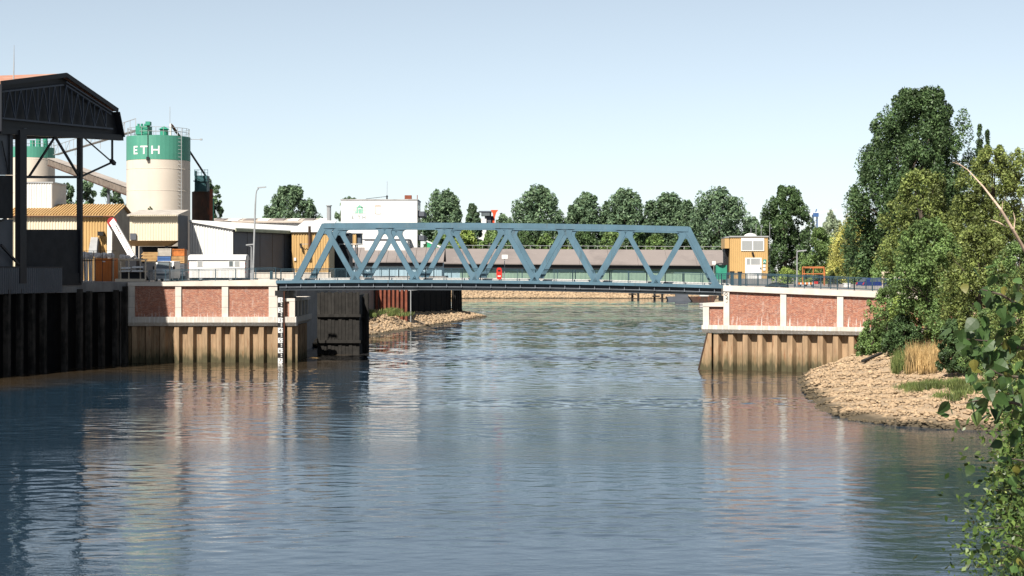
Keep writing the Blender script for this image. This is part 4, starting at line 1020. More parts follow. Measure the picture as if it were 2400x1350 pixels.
# ================================================================== long shed on the far bank
ls = thing('long_shed', (5, 570, 3.4), 'very long shed with grey-brown roof and pale green wall across the river', 'shed')
x0, x1 = XX(1015, 565), XX(1702, 565); zr0, zr1, ze0, ze1 = 16.2, 15.7, 11.3, 10.6
xm = XX(1078, 565)
MB().box(x0+.5, xm-.01, 566, 585, 3.4, ze1-.2).build('wall', PALEBLUE, ls)
MB().box(xm, x1-.5, 566, 585, 3.4, ze1-.2).build('wall', PALEGREEN, ls)
npan = 28
for k in range(npan):
    xa = x0 + 1 + (x1-x0-2)*k/npan; MB().box(xa, xa+.25, 565.9, 565.998, 3.4, ze1-.25).build('wall_post', PALEBLUE if xa < xm else PALEGREEN, ls)
nb = 10
for k in range(nb):
    xa, xb = x0 + (x1-x0)*k/nb, x0 + (x1-x0)*(k+1)/nb - .06; fz = lambda x, a, b: a + (b-a)*(x-x0)/(x1-x0)
    MB().hexa([(xa, 564.2, fz(xa, ze0, ze1)-.3), (xb, 564.2, fz(xb, ze0, ze1)-.3), (xb, 575, fz(xb, zr0, zr1)-.3), (xa, 575, fz(xa, zr0, zr1)-.3)], [(xa, 564.2, fz(xa, ze0, ze1)), (xb, 564.2, fz(xb, ze0, ze1)), (xb, 575, fz(xb, zr0, zr1)), (xa, 575, fz(xa, zr0, zr1))]).build('roof_panel', GREY_ROOF, ls)
MB().hexa([(x0, 575.1, zr0-.3), (x1, 575.1, zr1-.3), (x1, 586, ze1-.3), (x0, 586, ze0-.3)], [(x0, 575.1, zr0-.01), (x1, 575.1, zr1-.01), (x1, 586, ze1), (x0, 586, ze0)]).build('rear_roof', GREY_ROOF, ls)
MB().hexa([(x0+.3, 565.0, ze1-1.3), (x1-.3, 565.0, ze1-1.3), (x1-.3, 565.9, ze1-1.3), (x0+.3, 565.9, ze1-1.3)], [(x0+.3, 565.0, ze0-.32), (x1-.3, 565.0, ze1-.32), (x1-.3, 565.9, ze1-.32), (x0+.3, 565.9, ze0-.32)]).build('eave_shadow', BLACK, ls)  # black strip stands in for the shadow under the eave
rl = MB(); rl.beam((x0, 575, zr0+1.15), (x1, 575, zr1+1.15), .12, .12)
for k in range(31): 
    xx_ = x0 + (x1-x0)*k/30; zz_ = zr0 + (zr1-zr0)*k/30; rl.beam((xx_, 575, zz_), (xx_, 575, zz_+1.15), .1, .1)
rl.build('ridge_railing', GALV, ls)['kind'] = 'stuff'
qs = thing('quay_shed', (XX(900, 330), 330, LZ), 'low shed with grey-brown roof and pale blue wall in front of the white office block', 'shed')
x0, x1 = XX(772, 326), XX(1040, 326); ze, zr = ZZ(613, 326), ZZ(580, 333.5)
MB().box(x0+.4, x1-.4, 327, 337, LZ, ze-.1).build('wall', PALEBLUE, qs)
for k in range(12):
    xa = x0 + (x1-x0)*k/12; xb = x0 + (x1-x0)*(k+1)/12 - .05
    MB().hexa([(xa, 326, ze-.2), (xb, 326, ze-.2), (xb, 333.5, zr-.2), (xa, 333.5, zr-.2)], [(xa, 326, ze), (xb, 326, ze), (xb, 333.5, zr), (xa, 333.5, zr)]).build('roof_panel', GREY_ROOF, qs)
    if k: MB().box(xa+.2, xa+.36, 326.9, 326.998, LZ, ze-.15).build('wall_post', PALEBLUE, qs)
MB().hexa([(x0, 333.6, zr-.2), (x1, 333.6, zr-.2), (x1, 338, ze), (x0, 338, ze)], [(x0, 333.6, zr-.01), (x1, 333.6, zr-.01), (x1, 338, ze+.2), (x0, 338, ze+.2)]).build('rear_roof', GREY_ROOF, qs)
MB().box(x0+.2, x1-.2, 326.5, 326.95, ze-.9, ze-.22).build('eave_shadow', BLACK, qs)  # eave shadow of the quay shed, built as a black strip
gh = thing('boat_shed', (XX(1020, 556), 556, 3.4), 'green slanting roof end rising above the long shed', 'shed')
MB().prism([P(1001, 584, 580), P(1001, 566, 580), P(1042, 584, 580)], (0, 5, 0)).build('body', M('bright_green', (.03, .36, .16), .6), gh)
MB().beam(P(1000, 565, 580), P(1044, 584, 580), .3, .5).build('verge', WHITE, gh)
MB().box(XX(1001, 580)+.05, XX(1040, 580), 580.1, 584.9, 3.4, ZZ(584, 580)).build('lower_wall', PALEGREEN, gh)
# far control tower with a red flared top
tw = thing('control_tower', (XX(1140, 640), 640, 3.4), 'distant grey and white tower with red flared crown between the trees', 'tower')
MB().box(XX(1136, 640), XX(1151, 640), 640, 646, 3.4, ZZ(497, 640)).build('shaft', PALECLAD, tw)
MB().box(XX(1122, 640), XX(1140, 640), 639, 645, 3.4, ZZ(513, 640)).build('white_block', WHITE, tw)
MB().box(XX(1128, 640), XX(1148, 640), 638.8, 646, ZZ(506, 640), ZZ(497, 640)).build('cab', GLASS, tw)
MB().box(XX(1122, 640), XX(1152, 640), 638.5, 646.5, ZZ(497, 640), ZZ(494.5, 640)).build('cab_roof', GREYDOOR, tw)
MB().prism([P(1152, 522, 641), P(1159, 522, 641), P(1160, 508, 641), P(1163, 498, 641), P(1167.5, 492, 641), P(1150, 492, 641), P(1155, 500, 641), P(1156, 512, 641)], (0, 2, 0)).build('red_fin', M('bright_red', (.75, .09, .03), .5), tw)
MB().box(XX(1150, 642), XX(1158, 642), 643.1, 645, 3.4, ZZ(506, 642)).build('fin_base', BLUE_P, tw)
# far blue tower crane, far roof
tc = thing('tower_crane', (XX(1911, 760), 760, 6), 'distant blue tower crane above the trees right of the control house', 'crane')
mb = MB(); 
for dx in (-.9, .9):
    for dy in (0, 1.8): mb.beam((XX(1911, 760)+dx, 760+dy, 6), (XX(1911, 760)+dx, 760+dy, ZZ(506, 760)), .3, .3)
for k in range(12): 
    z = 8 + 2.0*k; mb.beam((XX(1911, 760)-.9, 760, z), (XX(1911, 760)+.9, 760, z+1.8), .18, .18)
mb.build('mast', BLUE_P, tc)
MB().box(XX(1905, 760), XX(1918, 760), 759, 762, ZZ(508, 760), ZZ(499, 760)).build('cab', BLUE_P, tc)
MB().beam(P(1889, 503, 760), P(1960, 492, 760), .5, .8).build('jib', WHITE, tc); MB().beam(P(1911, 500, 760), P(1914, 490, 760), .4, .4).build('tower_head', BLUE_P, tc)
# landing stage on the far shore
jt = thing('landing_stage', (XX(1530, 515), 515, 0), 'small timber landing stage on the far shore seen under the deck', 'jetty')
for px in (1482, 1496, 1534, 1552): MB().tube((XX(px, 520), 520, -1), (XX(px, 520), 520, ZZ(684, 520)), .35, n=8).build('post', TIMBER_D, jt)
MB().box(XX(1474, 520), XX(1490, 520), 519, 522, ZZ(691, 520), ZZ(688, 520)).build('deck', TIMBER_D, jt); MB().box(XX(1530, 520), XX(1546, 520), 519, 522, ZZ(696, 520), ZZ(693, 520)).build('deck', TIMBER_D, jt)
pn = thing('pontoon', (XX(1600, 500), 500, 0), 'low white pontoon moored on the far shore', 'pontoon')
MB().prism([(XX(1566, 500), 498, -.2), (XX(1625, 500), 498, -.2), (XX(1629, 500), 498, 1.2), (XX(1562, 500), 498, 1.2)], (0, 5, 0)).build('hull', PALECLAD, pn)
MB().box(XX(1584, 500), XX(1612, 500), 499, 502.5, 1.2, 3.2).build('cabin', PALECLAD, pn)
bt = thing('workboat', (XX(1645, 490), 490, 0), 'red workboat moored beside the pontoon', 'boat')
MB().prism([(XX(1622, 490), 488, 0), (XX(1672, 490), 488, 0), (XX(1680, 490), 488, 1.6), (XX(1614, 490), 488, 1.3)], (0, 4, 0)).build('hull', RUST_D, bt); MB().box(XX(1640, 490), XX(1660, 490), 489, 491.5, 1.5, 3.3).build('wheelhouse', WHITE, bt)
# ================================================================== things on and beside the road
lb = thing('lifebuoy_box', P(1170, 655, 165.3), 'red lifebuoy housing hanging at the bridge railing', 'lifebuoy')
c_ = P(1170, 641, 164.75)
mb = MB(); prof = []
for k in range(20):
    t_ = 2*math.pi*k/20; prof.append(Vector((c_.x + .27*math.copysign(abs(math.cos(t_))**.6, math.cos(t_)), 164.6, c_.z + .58*math.copysign(abs(math.sin(t_))**.6, math.sin(t_)))))
mb.prism(prof, (0, .22, 0)); mb.build('shell', RED, lb)
MB().box(c_.x-.12, c_.x+.12, 164.57, 164.598, c_.z+.22, c_.z+.36).build('hook', BLACK, lb); MB().box(c_.x-.15, c_.x+.15, 164.57, 164.598, c_.z-.3, c_.z-.2).build('label_plate', WHITE, lb)
MB().box(c_.x-.06, c_.x+.06, 164.82, 164.95, c_.z-1.1, c_.z+.3).build('bracket', BLACK, lb)
sg = thing('sign_post', P(1183, 656, 168.1), 'small white sign board on a thin pole in the middle of the bridge', 'sign')
MB().tube(P(1182.5, 657, 168.1), P(1182.5, 604, 168.1), .035, n=8).build('pole', GALV, sg)
MB().box(XX(1176, 168.0), XX(1190, 168.0), 168.0, 168.04, ZZ(606.5, 168.0), ZZ(597, 168.0)).build('board', WHITE, sg)

# --- left road edge
def post_lamp(name, base, top, arm, label, r=.09):
    t = thing(name, base, label, 'street lamp')
    MB().path([base, Vector(base).lerp(Vector(top), .9)] + [Vector(p) for p in arm[:-1]] + [arm[-1]], [r*1.3, r] + [r*.7]*len(arm), 8).build('pole', GALV, t)
    e_ = Vector(arm[-1]); MB().prism([e_+Vector((-.1, -.12, .02)), e_+Vector((.75, -.12, .10)), e_+Vector((.75, .12, .10)), e_+Vector((-.1, .12, .02))], (0, 0, .12)).build('lamp_head', GALV, t)
    MB().tube(base, Vector(base)+Vector((0, 0, .9)), r*1.7, n=8).build('base_sleeve', GALV, t)
    return t
post_lamp('street_lamp', P(592.5, 662, 172), P(599, 460, 172), [P(600, 455, 172), P(602, 446, 172), P(606, 442, 172)], 'tall curved street lamp in front of the slate grey sliding doors', .085)
post_lamp('street_lamp', P(589, 660, 176), P(589, 585, 176), [P(589, 579, 176), P(587, 577, 176), P(579, 576, 176)], 'short street lamp with level arm just left of the tall lamp', .07)
post_lamp('street_lamp', P(1868, 672, 166), P(1868, 600, 166), [P(1868, 592, 166), P(1868.2, 590.5, 166), P(1872, 590.5, 166)], 'slim pale street lamp right of the yellow control house', .06)
MB().tube(P(1868, 592, 166), P(1868, 584, 166), .03, n=6).build('spike', GALV, [o for o in bpy.data.objects if o.name.startswith('street_lamp') and o.get('label', '').startswith('slim')][0])
for px, py, Y_, lab in ((636, 660, 171, 'dark barrier post in front of the left truss end'), (1716, 668, 160.5, 'thick navy barrier post at the right bridge end'), (1734, 669, 160, 'second navy barrier post right of the bridge end')):
    b_ = P(px, py, Y_); t = thing('barrier_post', b_, lab, 'post', 'barrier posts by the road')
    MB().box(b_.x-.14, b_.x+.14, Y_-.14, Y_+.14, b_.z-.3, b_.z+1.15).build('post', RAIL_BLUE, t); MB().box(b_.x-.2, b_.x+.2, Y_-.2, Y_+.2, b_.z+1.15, b_.z+1.3).build('cap', BLACK, t)

# --- orange container, bags, pipes
oc = thing('container', P(243, 655, 176), 'orange corrugated container with white bags on top under the hall edge', 'container')
x0, x1 = XX(223, 176), XX(264, 176); zt = ZZ(605, 176)
MB().box(x0, x1, 176.06, 178.4, LZ, zt).build('body', ORANGE, oc); MB().corr((x0+.08, 176.02), (x1-.08, 176.02), LZ+.1, zt-.08, (0, -1), .15, .05).build('door', ORANGE, oc)
MB().box(x0+.75, x0+1.05, 175.93, 175.965, zt-.4, zt-.3).build('plate', WHITE, oc)
for xx_ in (x0-.1, x1): MB().box(xx_, xx_+.1, 175.95, 176.15, LZ, zt+.05).build('corner_post', M('cream_post', (.55, .42, .3), .7), oc)
def bag_mesh(k):
    r = random.Random(k); mb = MB(); vs = []; n = 10; lev = [(0, .85), (.25, 1.05), (.55, 1.0), (.8, .85), (.95, .45)]
    for z, q in lev:
        for j in range(n):
            t_ = 2*math.pi*j/n; sq = 1/max(abs(math.cos(t_)), abs(math.sin(t_)))**.5; rr = q*sq*r.uniform(.86, 1.08)*.5; vs.append((rr*math.cos(t_), rr*math.sin(t_), z + r.uniform(-.06, .06)))
    fs = [(i*n+j, i*n+(j+1) % n, (i+1)*n+(j+1) % n, (i+1)*n+j) for i in range(len(lev)-1) for j in range(n)] + [tuple(range((len(lev)-1)*n, len(lev)*n))]
    return mb.add(vs, fs).mesh('bulk_bag')
BAG = M('bag_fabric', (.74, .70, .68), .9, 0, .1, 3, [((.30, .25, .25), 2.5, .55, .7, .6)])
BM = [bag_mesh(k) for k in range(3)]
for m in BM: m.materials.append(BAG)
bag_lab = ['white bulk bag on the container, nearest the hall column', 'white bulk bag in the middle of the orange container roof', 'white bulk bag on the container roof by the crane mast',
           'white bulk bag stacked above the white pipes', 'white bulk bag leaning over the pipe rack edge', 'white bulk bag on the rack by the loader boom foot', 'small white bulk bag beside the loader boom']
bag_at = [(229, 604.5, 176.9, .75), (244, 604.5, 177, .8), (259, 604.5, 176.8, .75), (196, 606, 177, 1.0), (209, 606, 177.6, .95), (287, 606.5, 177, .65), (300, 606.5, 177.4, .6)]
for k, ((px, py, Y_, s_), lab) in enumerate(zip(bag_at, bag_lab)):
    o = bpy.data.objects.new('bulk_bag', BM[k % 3]); COL.objects.link(o); o.location = P(px, py, Y_); o.scale = (s_, s_, s_*.72); o.rotation_euler = (0, 0, k*1.3); tag(o, lab, 'bag', 'white bulk bags in the yard')
pr = thing('pipe_rack', P(202, 660, 177), 'bundle of upright white pipes beside the hall column', 'pipes')
for k in range(5):
    px = 192.5 + 5.6*k; MB().tube(Vector((XX(px, 177), 177+.3*(k % 2), LZ)), P(px, 606, 177), .11, n=10).build('pipe', WHITE, pr)
MB().box(XX(190, 177)-.05, XX(218, 177), 176.8, 176.86, ZZ(612, 177), ZZ(610, 177)).build('strap', BLACK, pr); MB().box(XX(190, 177)-.05, XX(218, 177), 176.78, 177.6, ZZ(606, 177)-.05, ZZ(606, 177)).build('tray', GALV, pr)
yf_ = thing('yard_fence', P(230, 660, 171), 'thin dark steel fence in front of the orange container', 'fence')
for px in (198, 219, 240, 262): MB().tube(Vector((XX(px, 171), 171, LZ)), P(px, 588, 171), .03, n=6).build('post', BLACK, yf_)
for py in (588, 610): MB().tube(P(190, py, 171), P(272, py, 171), .022, n=6).build('rail', BLACK, yf_)
# loader crane
lc = thing('loader_crane', P(305, 655, 181), 'white folded loader crane boom with red markings in the yard', 'crane')
m0, m1 = Vector((XX(257, 183), 183, LZ)), P(258, 522, 183); MB().beam(m0, m1, .5, .42, (0, 1, 0)).build('mast', WHITE, lc)
j0, j1 = P(262, 516, 182.6), P(312, 604, 180)
MB().beam(j0, j1, .62, .5, (0, 1, 0)).build('boom', WHITE, lc); MB().tube(P(262, 520, 182.3), P(262, 520, 183.3), .5, n=12).build('knuckle', M('crane_red', (.5, .05, .05), .5), lc)
MB().beam(P(272, 528, 182), P(288, 556, 181.2), .22, .2).build('ram', BLACK, lc)
for k in range(8):
    q = j0.lerp(j1, .3+.08*k); MB().box(q.x+.02, q.x+.14, q.y-.33, q.y-.27, q.z-.07, q.z+.06).build('red_mark', M('crane_red', (.5, .05, .05), .5), lc)
MB().box(XX(297, 180), XX(322, 180), 179.4, 181, LZ, ZZ(606, 180)).build('pedestal', DARKCLAD, lc)
# steel stand with shelves
st = thing('steel_stand', P(315, 655, 173), 'open cream steel stand with white shelves at the abutment corner', 'stand')
CF = M('cream_frame', (.66, .55, .42), .6)
for px in (283, 302, 329, 341): MB().beam(Vector((XX(px, 173), 173, LZ)), P(px, 609, 173), .1, .1).build('post', CF, st); 
for py in (609, 636): MB().beam(P(279, py, 173), P(345, py, 173), .16, .16).build('beam', CF, st)
for k, (a_, b_, py) in enumerate(((283, 305, 630), (308, 335, 628), (283, 305, 637), (308, 335, 637))): MB().hexa([P(a_, py, 172.6), P(b_, py, 172.6), P(b_, py, 174.2), P(a_, py, 174.2)], [P(a_+2, py-4, 172.8), P(b_+1, py-4, 172.8), P(b_+1, py-4, 174.2), P(a_+2, py-4, 174.2)]).build('shelf', WHITE, st)
MB().box(XX(278, 173), XX(300, 173), 172.7, 174.5, ZZ(609, 173), ZZ(606, 173)).build('top_plate', CF, st); MB().box(XX(284, 174.5), XX(340, 174.5), 174.4, 174.5, LZ, ZZ(637, 174)).build('back_panel', DARKCLAD, st)
MB().box(XX(270, 171), XX(342, 171), 170.9, 171.2, LZ, LZ+.28).build('kerb_board', CF, st)
g2 = thing('steel_gate', P(370, 655, 172.2), 'white tubular gate frame in front of the parked van', 'gate')
for px in (341, 364, 398): MB().beam(Vector((XX(px, 172.2), 172.2, LZ)), P(px, 613, 172.2), .12, .12).build('post', CF, g2)
MB().beam(P(341, 614, 172.2), P(399, 614, 172.2), .1, .1).build('top_rail', CF, g2)

# vehicles -------------------------------------------------------------
def wheel(parent, c, r=.33, w=.22, ax=(1, 0, 0), facing=1):
    ax = Vector(ax).normalized(); c = Vector(c)
    ty = MB().tube(c - ax*w/2, c + ax*w/2, r, n=18).build('wheel', BLACK, parent)
    MB().tube(c - ax*(w/2+.012), c + ax*(w/2+.012), r*.62, n=14).build('rim', GALV, ty)
# van seen from the front
vn = thing('parked_van', P(380, 655, 176), 'white parked van facing the river behind the gate frame', 'van')
cx, yv = XX(380, 176), 176.0; z0 = LZ + .3
body = [(yv, z0), (yv, z0+.75), (yv+.9, z0+1.0), (yv+1.5, z0+1.75), (yv+4.8, z0+1.8), (yv+4.8, z0)]
MB().prism([(cx-.92, y_, z_) for y_, z_ in body], (1.84, 0, 0)).build('body', WHITE, vn)
MB().hexa([(cx-.8, yv+.86, z0+1.03), (cx+.8, yv+.86, z0+1.03), (cx+.8, yv+.9, z0+1.03), (cx-.8, yv+.9, z0+1.03)], [(cx-.74, yv+1.40, z0+1.68), (cx+.74, yv+1.40, z0+1.68), (cx+.74, yv+1.46, z0+1.68), (cx-.74, yv+1.46, z0+1.68)]).build('windscreen', GLASS, vn)
MB().box(cx-.55, cx+.55, yv-.03, yv-.002, z0+.28, z0+.5).build('grille', GREYDOOR, vn); MB().box(cx-.95, cx+.95, yv-.12, yv-.031, z0-.05, z0+.22).build('bumper', GALV, vn)
for s_ in (-1, 1): MB().box(cx+s_*.72-.17, cx+s_*.72+.17, yv-.03, yv-.002, z0+.32, z0+.58).build('headlight', SHUTTER, vn); MB().box(cx+s_*1.04-.1, cx+s_*1.04+.1, yv+.8, yv+1.0, z0+.95, z0+1.25).build('mirror', BLACK, vn)
for s_ in (-.8, .8):
    for y_ in (yv+.9, yv+3.9): wheel(vn, (cx+s_, y_, LZ+.33))
# stacked boxes, crates and barrels
def crate(name, px0, px1, py0, py1, Y_, label, cat, mat, depth=1.6, slats=0, group='stacked boxes in the yard'):
    t = thing(name, P((px0+px1)/2, py1, Y_), label, cat, group); x0, x1, z1, z0 = XX(px0, Y_), XX(px1, Y_), ZZ(py0, Y_), ZZ(py1, Y_)
    MB().box(x0+.03, x1-.03, Y_+.04, Y_+depth, z0, z1-.03).build('body', mat, t)
    for xx_ in (x0, x1-.08): MB().box(xx_, xx_+.08, Y_, Y_+.1, z0, z1).build('corner_post', mat, t)
    if slats:
        for k in range(slats): 
            za = z0 + (z1-z0)*k/slats; MB().box(x0+.081, x1-.081, Y_, Y_+.035, za+.02, za+(z1-z0)/slats*.7).build('slat', mat, t)
    else: MB().box(x0+.081, x1-.081, Y_+.005, Y_+.035, z1-.14, z1-.02).build('rim', mat, t)
    return t
Yc = 182
crate('stacked_box', 370, 401, 582, 600, Yc, 'pale grey box, topmost on the blue crate', 'box', M('grey_box', (.42, .38, .33), .8))
crate('stacked_box', 369, 400, 600.5, 613, Yc, 'dark blue crate under the pale grey box', 'crate', BLUE_P, 1.6, 2)
crate('stacked_box', 404, 432, 583, 600, Yc, 'rusty orange box, topmost of the right-hand stack', 'box', M('rust_orange', (.45, .14, .03), .8, 0, .3, 2))
crate('stacked_box', 402, 432, 600.5, 617, Yc, 'rusty slatted crate below the rusty orange box', 'crate', WOOD, 1.6, 4)
crate('stacked_box', 405, 432, 617.5, 636, Yc, 'blue-grey crate below the rusty slatted crate', 'crate', PALECLAD, 1.6, 3)
crate('stacked_box', 405, 434, 636.5, 657, Yc, 'blue-grey crate at the bottom of the stack by the caravan', 'crate', PALECLAD, 1.6, 3)
crate('stacked_box', 366, 401, 613.5, 657, Yc, 'tall dark skip under the blue crate', 'skip', GREYDOOR, 1.6)
tp = thing('timber_stack', P(350, 657, 183), 'loose stack of yellow planks behind the steel stand', 'timber')
for k in range(9):
    z = ZZ(612, 183) + .11*k; a_ = P(331+2*(k % 3), 0, 183).x; MB().hexa([(a_, 183, z), (a_+1.6+.1*(k % 4), 183.1, z), (a_+1.6, 184.2, z), (a_, 184.1, z)], [(a_, 183, z+.08), (a_+1.6+.1*(k % 4), 183.1, z+.08), (a_+1.6, 184.2, z+.08), (a_, 184.1, z+.08)]).build('plank', WOOD if k % 3 else YROOF, tp)
MB().box(XX(331, 183.5), XX(367, 183.5), 183.2, 184.2, LZ, ZZ(612, 183)).build('trestle', DARKCLAD, tp)
# site caravan
cvn = thing('site_caravan', P(508, 655, 178), 'white site caravan with rounded roof and red marker lamps', 'caravan')
x0, x1, yv = XX(443, 178), XX(574, 178), 178.0; z0, z1 = LZ+.35, ZZ(609, 178); dp = 2.4
MB().box(x0, x1, yv, yv+dp, z0, z1).build('body', WHITE, cvn)
arc = [(yv-.12, z1), (yv-.06, z1+.25), (yv+.35, z1+.48), (yv+dp/2, z1+.56), (yv+dp-.35, z1+.48), (yv+dp+.06, z1+.25), (yv+dp+.12, z1)]
MB().prism([(x0-.08, y_, z_) for y_, z_ in arc], (x1-x0+.16, 0, 0)).build('roof', WHITE, cvn)
for a_, b_, m_ in ((462, 475, SHUTTER), (536, 547, GLASS), (549, 562, SHUTTER)):
    w_ = MB().box(XX(a_, yv), XX(b_, yv), yv-.035, yv-.002, ZZ(625, yv), ZZ(611, yv)).build('window', WHITE, cvn); MB().box(XX(a_, yv)+.05, XX(b_, yv)-.05, yv-.05, yv-.036, ZZ(624, yv), ZZ(612, yv)).build('pane', m_, w_)
MB().corr((x0+.1, yv-.01), (x1-.1, yv-.01), z0, z0+.9, (0, -1), .12, .03).build('lower_panel', WHITE, cvn)
for xx_ in (x0-.06, x1):
    for k in range(4): MB().box(xx_, xx_+.06, yv+.1, yv+.3, z0+.5+.45*k, z0+.65+.45*k).build('marker_lamp', RED, cvn)
for xx_ in (x0+1.2, x1-1.5): wheel(cvn, (xx_, yv+.15, LZ+.3), .3, .2, (0, 1, 0))
MB().box(x0+.3, x1-.3, yv+.3, yv+dp-.3, LZ+.1, z0).build('chassis', BLACK, cvn)
MB().beam((x1, yv+dp/2, z0-.05), (x1+1.2, yv+dp/2, z0-.15), .1, .1).build('drawbar', BLACK, cvn)
lwl = thing('low_wall', P(600, 655, 186), 'low pale rendered wall behind the railing left of the truss', 'wall')
MB().box(XX(596, 186), XX(775, 186), 186, 186.3, LZ, ZZ(640, 186)).build('body', CONC, lwl)
MB().box(XX(596, 186)-.05, XX(775, 186)+.05, 185.95, 186.35, ZZ(640, 186), ZZ(638.5, 186)).build('coping', CONC, lwl)

# ================================================================== right side of the bridge
ch_ = thing('control_house', (XX(1755, 175), 177, 7.3), 'yellow clad bridge control house with white door and twin windows', 'building')
x0, x1, yv = XX(1711, 175), XX(1800, 175), 175.0; z0, z1 = ZZ(653, 175), ZZ(556, 175)
MB().box(x0-.3, x1+.3, yv-.25, yv+4.3, 6.5, z0-.004).build('plinth', CONC_GREY, ch_)
MB().box(x0+.03, x1-.03, yv+.08, yv+4, z0, z1).build('body', YELLOW, ch_)
MB().corr((x0, yv+.06), (x1, yv+.06), z0, z1, (0, -1), .2, .045).build('front_cladding', YELLOW, ch_)
MB().corr((x1, yv+.06), (x1, yv+4), z0, z1, (1, 0), .2, .045).build('side_cladding', M('yellow_shaded_side', (.20, .13, .05), .7), ch_)  # front yellow darkened: the right side's shade is put into the colour
MB().box(x0-.06, x1+.06, yv-.06, yv+4.06, z1, z1+.14).build('roof_edge', SHUTTER, ch_)
MB().box(XX(1700, 175), x0-.01, yv+.5, yv+3.5, ZZ(582, 175), ZZ(557.5, 175)).build('annex', YELLOW, ch_); MB().box(XX(1699.5, 175), x0-.012, yv+.45, yv+3.5, ZZ(557.4, 175), ZZ(556, 175)).build('annex_roof', SHUTTER, ch_)
MB().box(XX(1703, 175), x0-.011, yv+1.2, yv+3, 6.6, ZZ(582.2, 175)).build('duct', BLACK, ch_)
fr = MB().box(XX(1737, yv), XX(1791, yv), yv-.03, yv+.01, ZZ(588, yv), ZZ(558, yv)).build('window', WHITE, ch_)
for a_, b_ in ((1739, 1762.5), (1765, 1788.5)): MB().box(XX(a_, yv), XX(b_, yv), yv-.05, yv-.031, ZZ(585.5, yv), ZZ(564.5, yv)).build('pane', SHUTTER, fr)
dr = MB().box(XX(1746.5, yv), XX(1785, yv), yv-.03, yv+.01, z0, ZZ(604, yv)).build('door', WHITE, ch_)
MB().box(XX(1760, yv), XX(1781, yv), yv-.045, yv-.031, ZZ(620, yv), ZZ(606, yv)).build('door_pane', SHUTTER, dr); MB().box(XX(1750, yv), XX(1757, yv), yv-.045, yv-.031, ZZ(620, yv), ZZ(606, yv)).build('door_pane', SHUTTER, dr); MB().box(XX(1758, yv)-.02, XX(1758, yv)+.02, yv-.04, yv-.031, z0+.02, ZZ(605, yv)).build('door_joint', SHUTTER, dr)
MB().box(XX(1781.5, yv), XX(1783.5, yv), yv-.1, yv-.031, z0+1.0, z0+1.15).build('door_handle', BLACK, dr)
MB().prism([P(1762, 591, yv-.25), P(1766.5, 591, yv-.25), P(1768, 600.5, yv-.15), P(1764, 600.5, yv-.15)], (0, .2, 0)).build('wall_lamp', BLACK, ch_)
sgn = MB().box(XX(1788.5, yv), XX(1795.5, yv), yv-.03, yv-.002, ZZ(617.5, yv), ZZ(608, yv)).build('green_sign', M('sign_green', (.02, .30, .24), .5), ch_)
q = P(1792, 613, yv-.04); MB().beam(q+Vector((-.1, 0, -.13)), q+Vector((0, 0, .1)), .03, .05).beam(q+Vector((.1, 0, -.13)), q+Vector((0, 0, .1)), .03, .05).build('sign_mark', WHITE, sgn)
for a_, b_ in ((620, 626), (628, 634)): MB().box(XX(1788, yv), XX(1794, yv), yv-.03, yv-.002, ZZ(b_, yv), ZZ(a_, yv)).build('notice', WHITE, ch_)
MB().lathe([(.68, 0), (.62, .12), (.4, .26), (0, .33)], ((XX(1759, 177)), 177, z1+.14), 18).build('dome_light', WHITE, ch_, smooth=True)
for px, py in ((1760, 535), (1772, 525), (1784, 530), (1804, 521)): MB().tube(P(px, 556, 177.5), P(px, py, 177.5), .025, n=5).build('antenna', GALV, ch_)
MB().tube(Vector((XX(1804, 177.5), 177.5, 7.2)), P(1804, 555, 177.5), .04, n=6).build('downpipe', GALV, ch_)
gbx = thing('signal_cabinet', P(1690, 652, 172), 'dark green signal cabinet left of the control house', 'cabinet')
b_ = P(1691, 655, 172); MB().box(b_.x-.55, b_.x+.55, 172, 172.7, b_.z, b_.z+1.45).build('body', GREEN_M, gbx); MB().lathe([(.6, 0), (.5, .15), (0, .25)], (b_.x, 172.35, b_.z+1.45), 12).build('hood', BLACK, gbx); MB().box(b_.x-.95, b_.x-.6, 171.9, 171.95, b_.z+1.5, b_.z+1.85).build('sign_plate', WHITE, gbx); MB().box(b_.x-.8, b_.x-.75, 171.96, 172.0, b_.z-.4, b_.z+1.5).build('sign_stake', GALV, gbx)
# orange tubular goal-like frame
of_ = thing('orange_rack', P(1906, 668, 186), 'orange tubular steel frame standing beside the pale street lamp', 'frame')
def tubes(t, segs, r, mat, name='tube'):
    for p, q in segs: MB().tube(p, q, r, n=8).build(name, mat, t)
Yo = 186; bz = 672
tubes(of_, [(P(1881, bz, Yo), P(1881, 626, Yo)), (P(1931, bz, Yo), P(1931, 626, Yo)), (P(1881, 626, Yo), P(1931, 626, Yo)), (P(1906, bz, Yo), P(1906, 626, Yo)), (P(1881, 642, Yo), P(1931, 642, Yo)), (P(1933, bz, Yo+2), P(1933, 628, Yo+2)), (P(1931, 626, Yo), P(1933, 628, Yo+2)), (P(1885, 628, Yo+2), P(1933, 628, Yo+2)), (P(1881, 626, Yo), P(1885, 628, Yo+2)), (P(1885, bz, Yo+2), P(1885, 628, Yo+2))], .05, M('faded_orange', (.50, .16, .05), .6))
